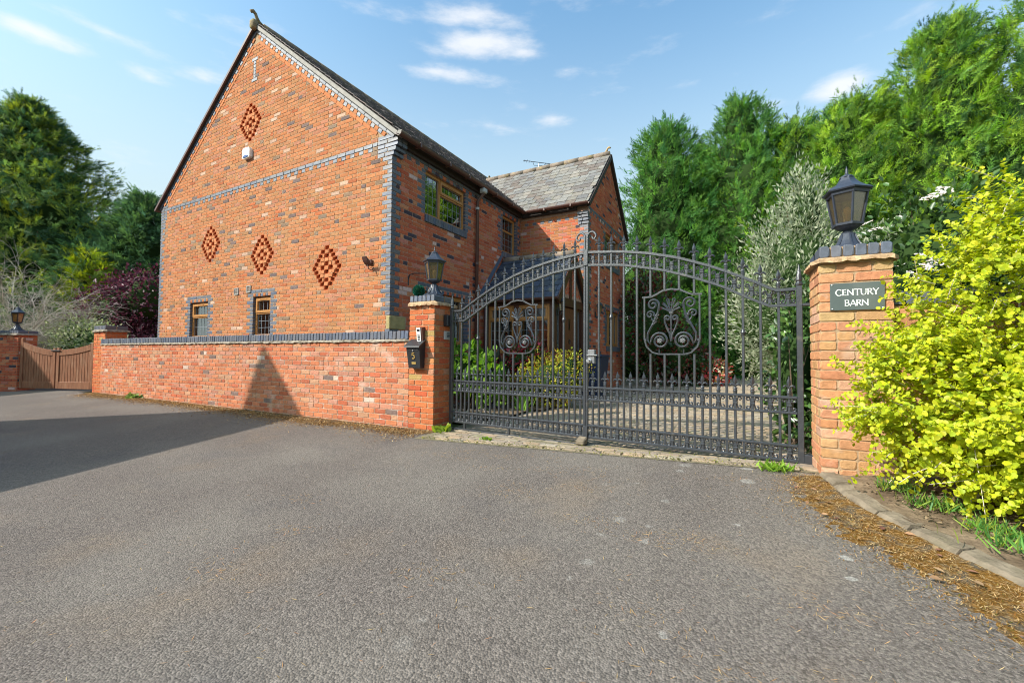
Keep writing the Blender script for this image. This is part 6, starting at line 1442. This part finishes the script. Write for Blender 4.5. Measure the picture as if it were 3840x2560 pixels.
tuft('weed', 'tiny weed on the pavers in front of the track bar', 'weed', -2.75, 4.42, 24, .06, [(.22, .34, .04)], kind='oval', spread=.03, lay=1.2)
tuft('iris_clump', 'green sword leaves in the bed between spirea and left gate leaf', 'plant', -3.45, 6.7, 40, .38, [(.18, .36, .05), (.24, .42, .06)], .05, spread=.06, lay=.45)
# wheelie bin by the wing
bn = thing('wheelie_bin', 'dark blue wheelie bin standing in front of the wing behind the gate lock', 'bin', (-3.08, 9.45, gh(-3.08, 9.45))); fr = local((-3.08, 9.45, gh(-3.08, 9.45)))
b_ = MB(); b_.add([fr(sx * w, sy * d - .02, z) for z, w, d in ((.04, .2, .22), (.9, .27, .3)) for sx, sy in ((-1, -1), (1, -1), (1, 1), (-1, 1))], [(3, 2, 1, 0), (4, 5, 6, 7)] + [(i, (i + 1) % 4, (i + 1) % 4 + 4, i + 4) for i in range(4)]); b_.build('body', M['navy'], bn)
MB().cbox((-.29, -.35, .905), (.29, .33, .96), .02, fr).build('lid', M['navy'], bn)
for sx in (-1, 1): w_ = MB(); w_.tube([(sx * .2 - .025, .22, .1), (sx * .2 + .025, .22, .1)], .1, 14); w_.v = [fr(*p) for p in w_.v]; w_.build('wheel', M['black'], bn)
MB().tube([fr(-.2, .36, .9), fr(.2, .36, .9)], .018, 8).build('handle', M['navy'], bn)

# ------------------------------------------------------------------ neighbours outside the frame; their roofs throw the two shadows on the yard
def neighbour(label, apex, ang, half_, slope, depth, slope_l=None, hl=None):
    slope_l = slope_l or slope; hl = hl or half_
    u = Vector((math.cos(ang), math.sin(ang), 0)); b = Vector((-.05, -1, 0)).normalized(); a = Vector(apex)
    t = thing('neighbour_house', label, 'house', (a.x, a.y, 0)); fr = lambda x, d, z: tuple(Vector((a.x, a.y, 0)) + u * x + b * d + Vector((0, 0, z)))
    ez = a.z - slope * half_; el = a.z - slope_l * hl; w = MB(); hw = half_ - .25; hv = hl - .25; tz = a.z - .12
    w.prism([(-hv, -.4), (hw, -.4), (hw, tz - slope * hw), (0, tz), (-hv, tz - slope_l * hv)], fr, .05, depth); w.build('wall', M['mortar_side'] if False else mat('neighbour_brick', (.36, .13, .06), .9, .2, noise=.3), t)
    r = MB()
    for sg_ in (1, -1): r.prism([(0, a.z), (half_ if sg_ > 0 else -hl, ez if sg_ > 0 else el), (half_ if sg_ > 0 else -hl, (ez if sg_ > 0 else el) - .14), (0, a.z - .14)][::sg_], fr, -.02, depth + .1)
    r.build('roof', mat('neighbour_slate', (.16, .13, .12), .8, .3, noise=.3), t)
    for x in (-1.6, 1.6):
        for z in (1.0, 3.6):
            if z + 1.2 < tz - slope * abs(x) - .8 and (x > 0 or abs(x) + .8 < hl):
                f = MB(); f.box((x - .6, .0, z), (x - .53, .045, z + 1.2), fr); f.box((x + .53, .0, z), (x + .6, .045, z + 1.2), fr); f.box((x - .53, .0, z), (x + .53, .045, z + .07), fr); f.box((x - .53, .0, z + 1.13), (x + .53, .045, z + 1.2), fr); f.box((x - .03, .002, z + .07), (x + .03, .044, z + 1.13), fr)
                fo = f.build('window', M['letter'], t); MB().box((x - .53, .02, z + .07), (x + .53, .04, z + 1.13), fr).build('pane', M['pane'], fo)
    return t
neighbour('steep roofed neighbouring house outside the picture whose gable throws the pointed shadow', (-14.083, -3.68, 9.13), rad(20), 7.7, 1.035, 9, 1.08)
neighbour('neighbouring garage outside the picture whose roof shades the left pillar', (-24.45, -2.46, 9.6), rad(7.5), 3.4, 1.12, 4, 1.12, 1.6)
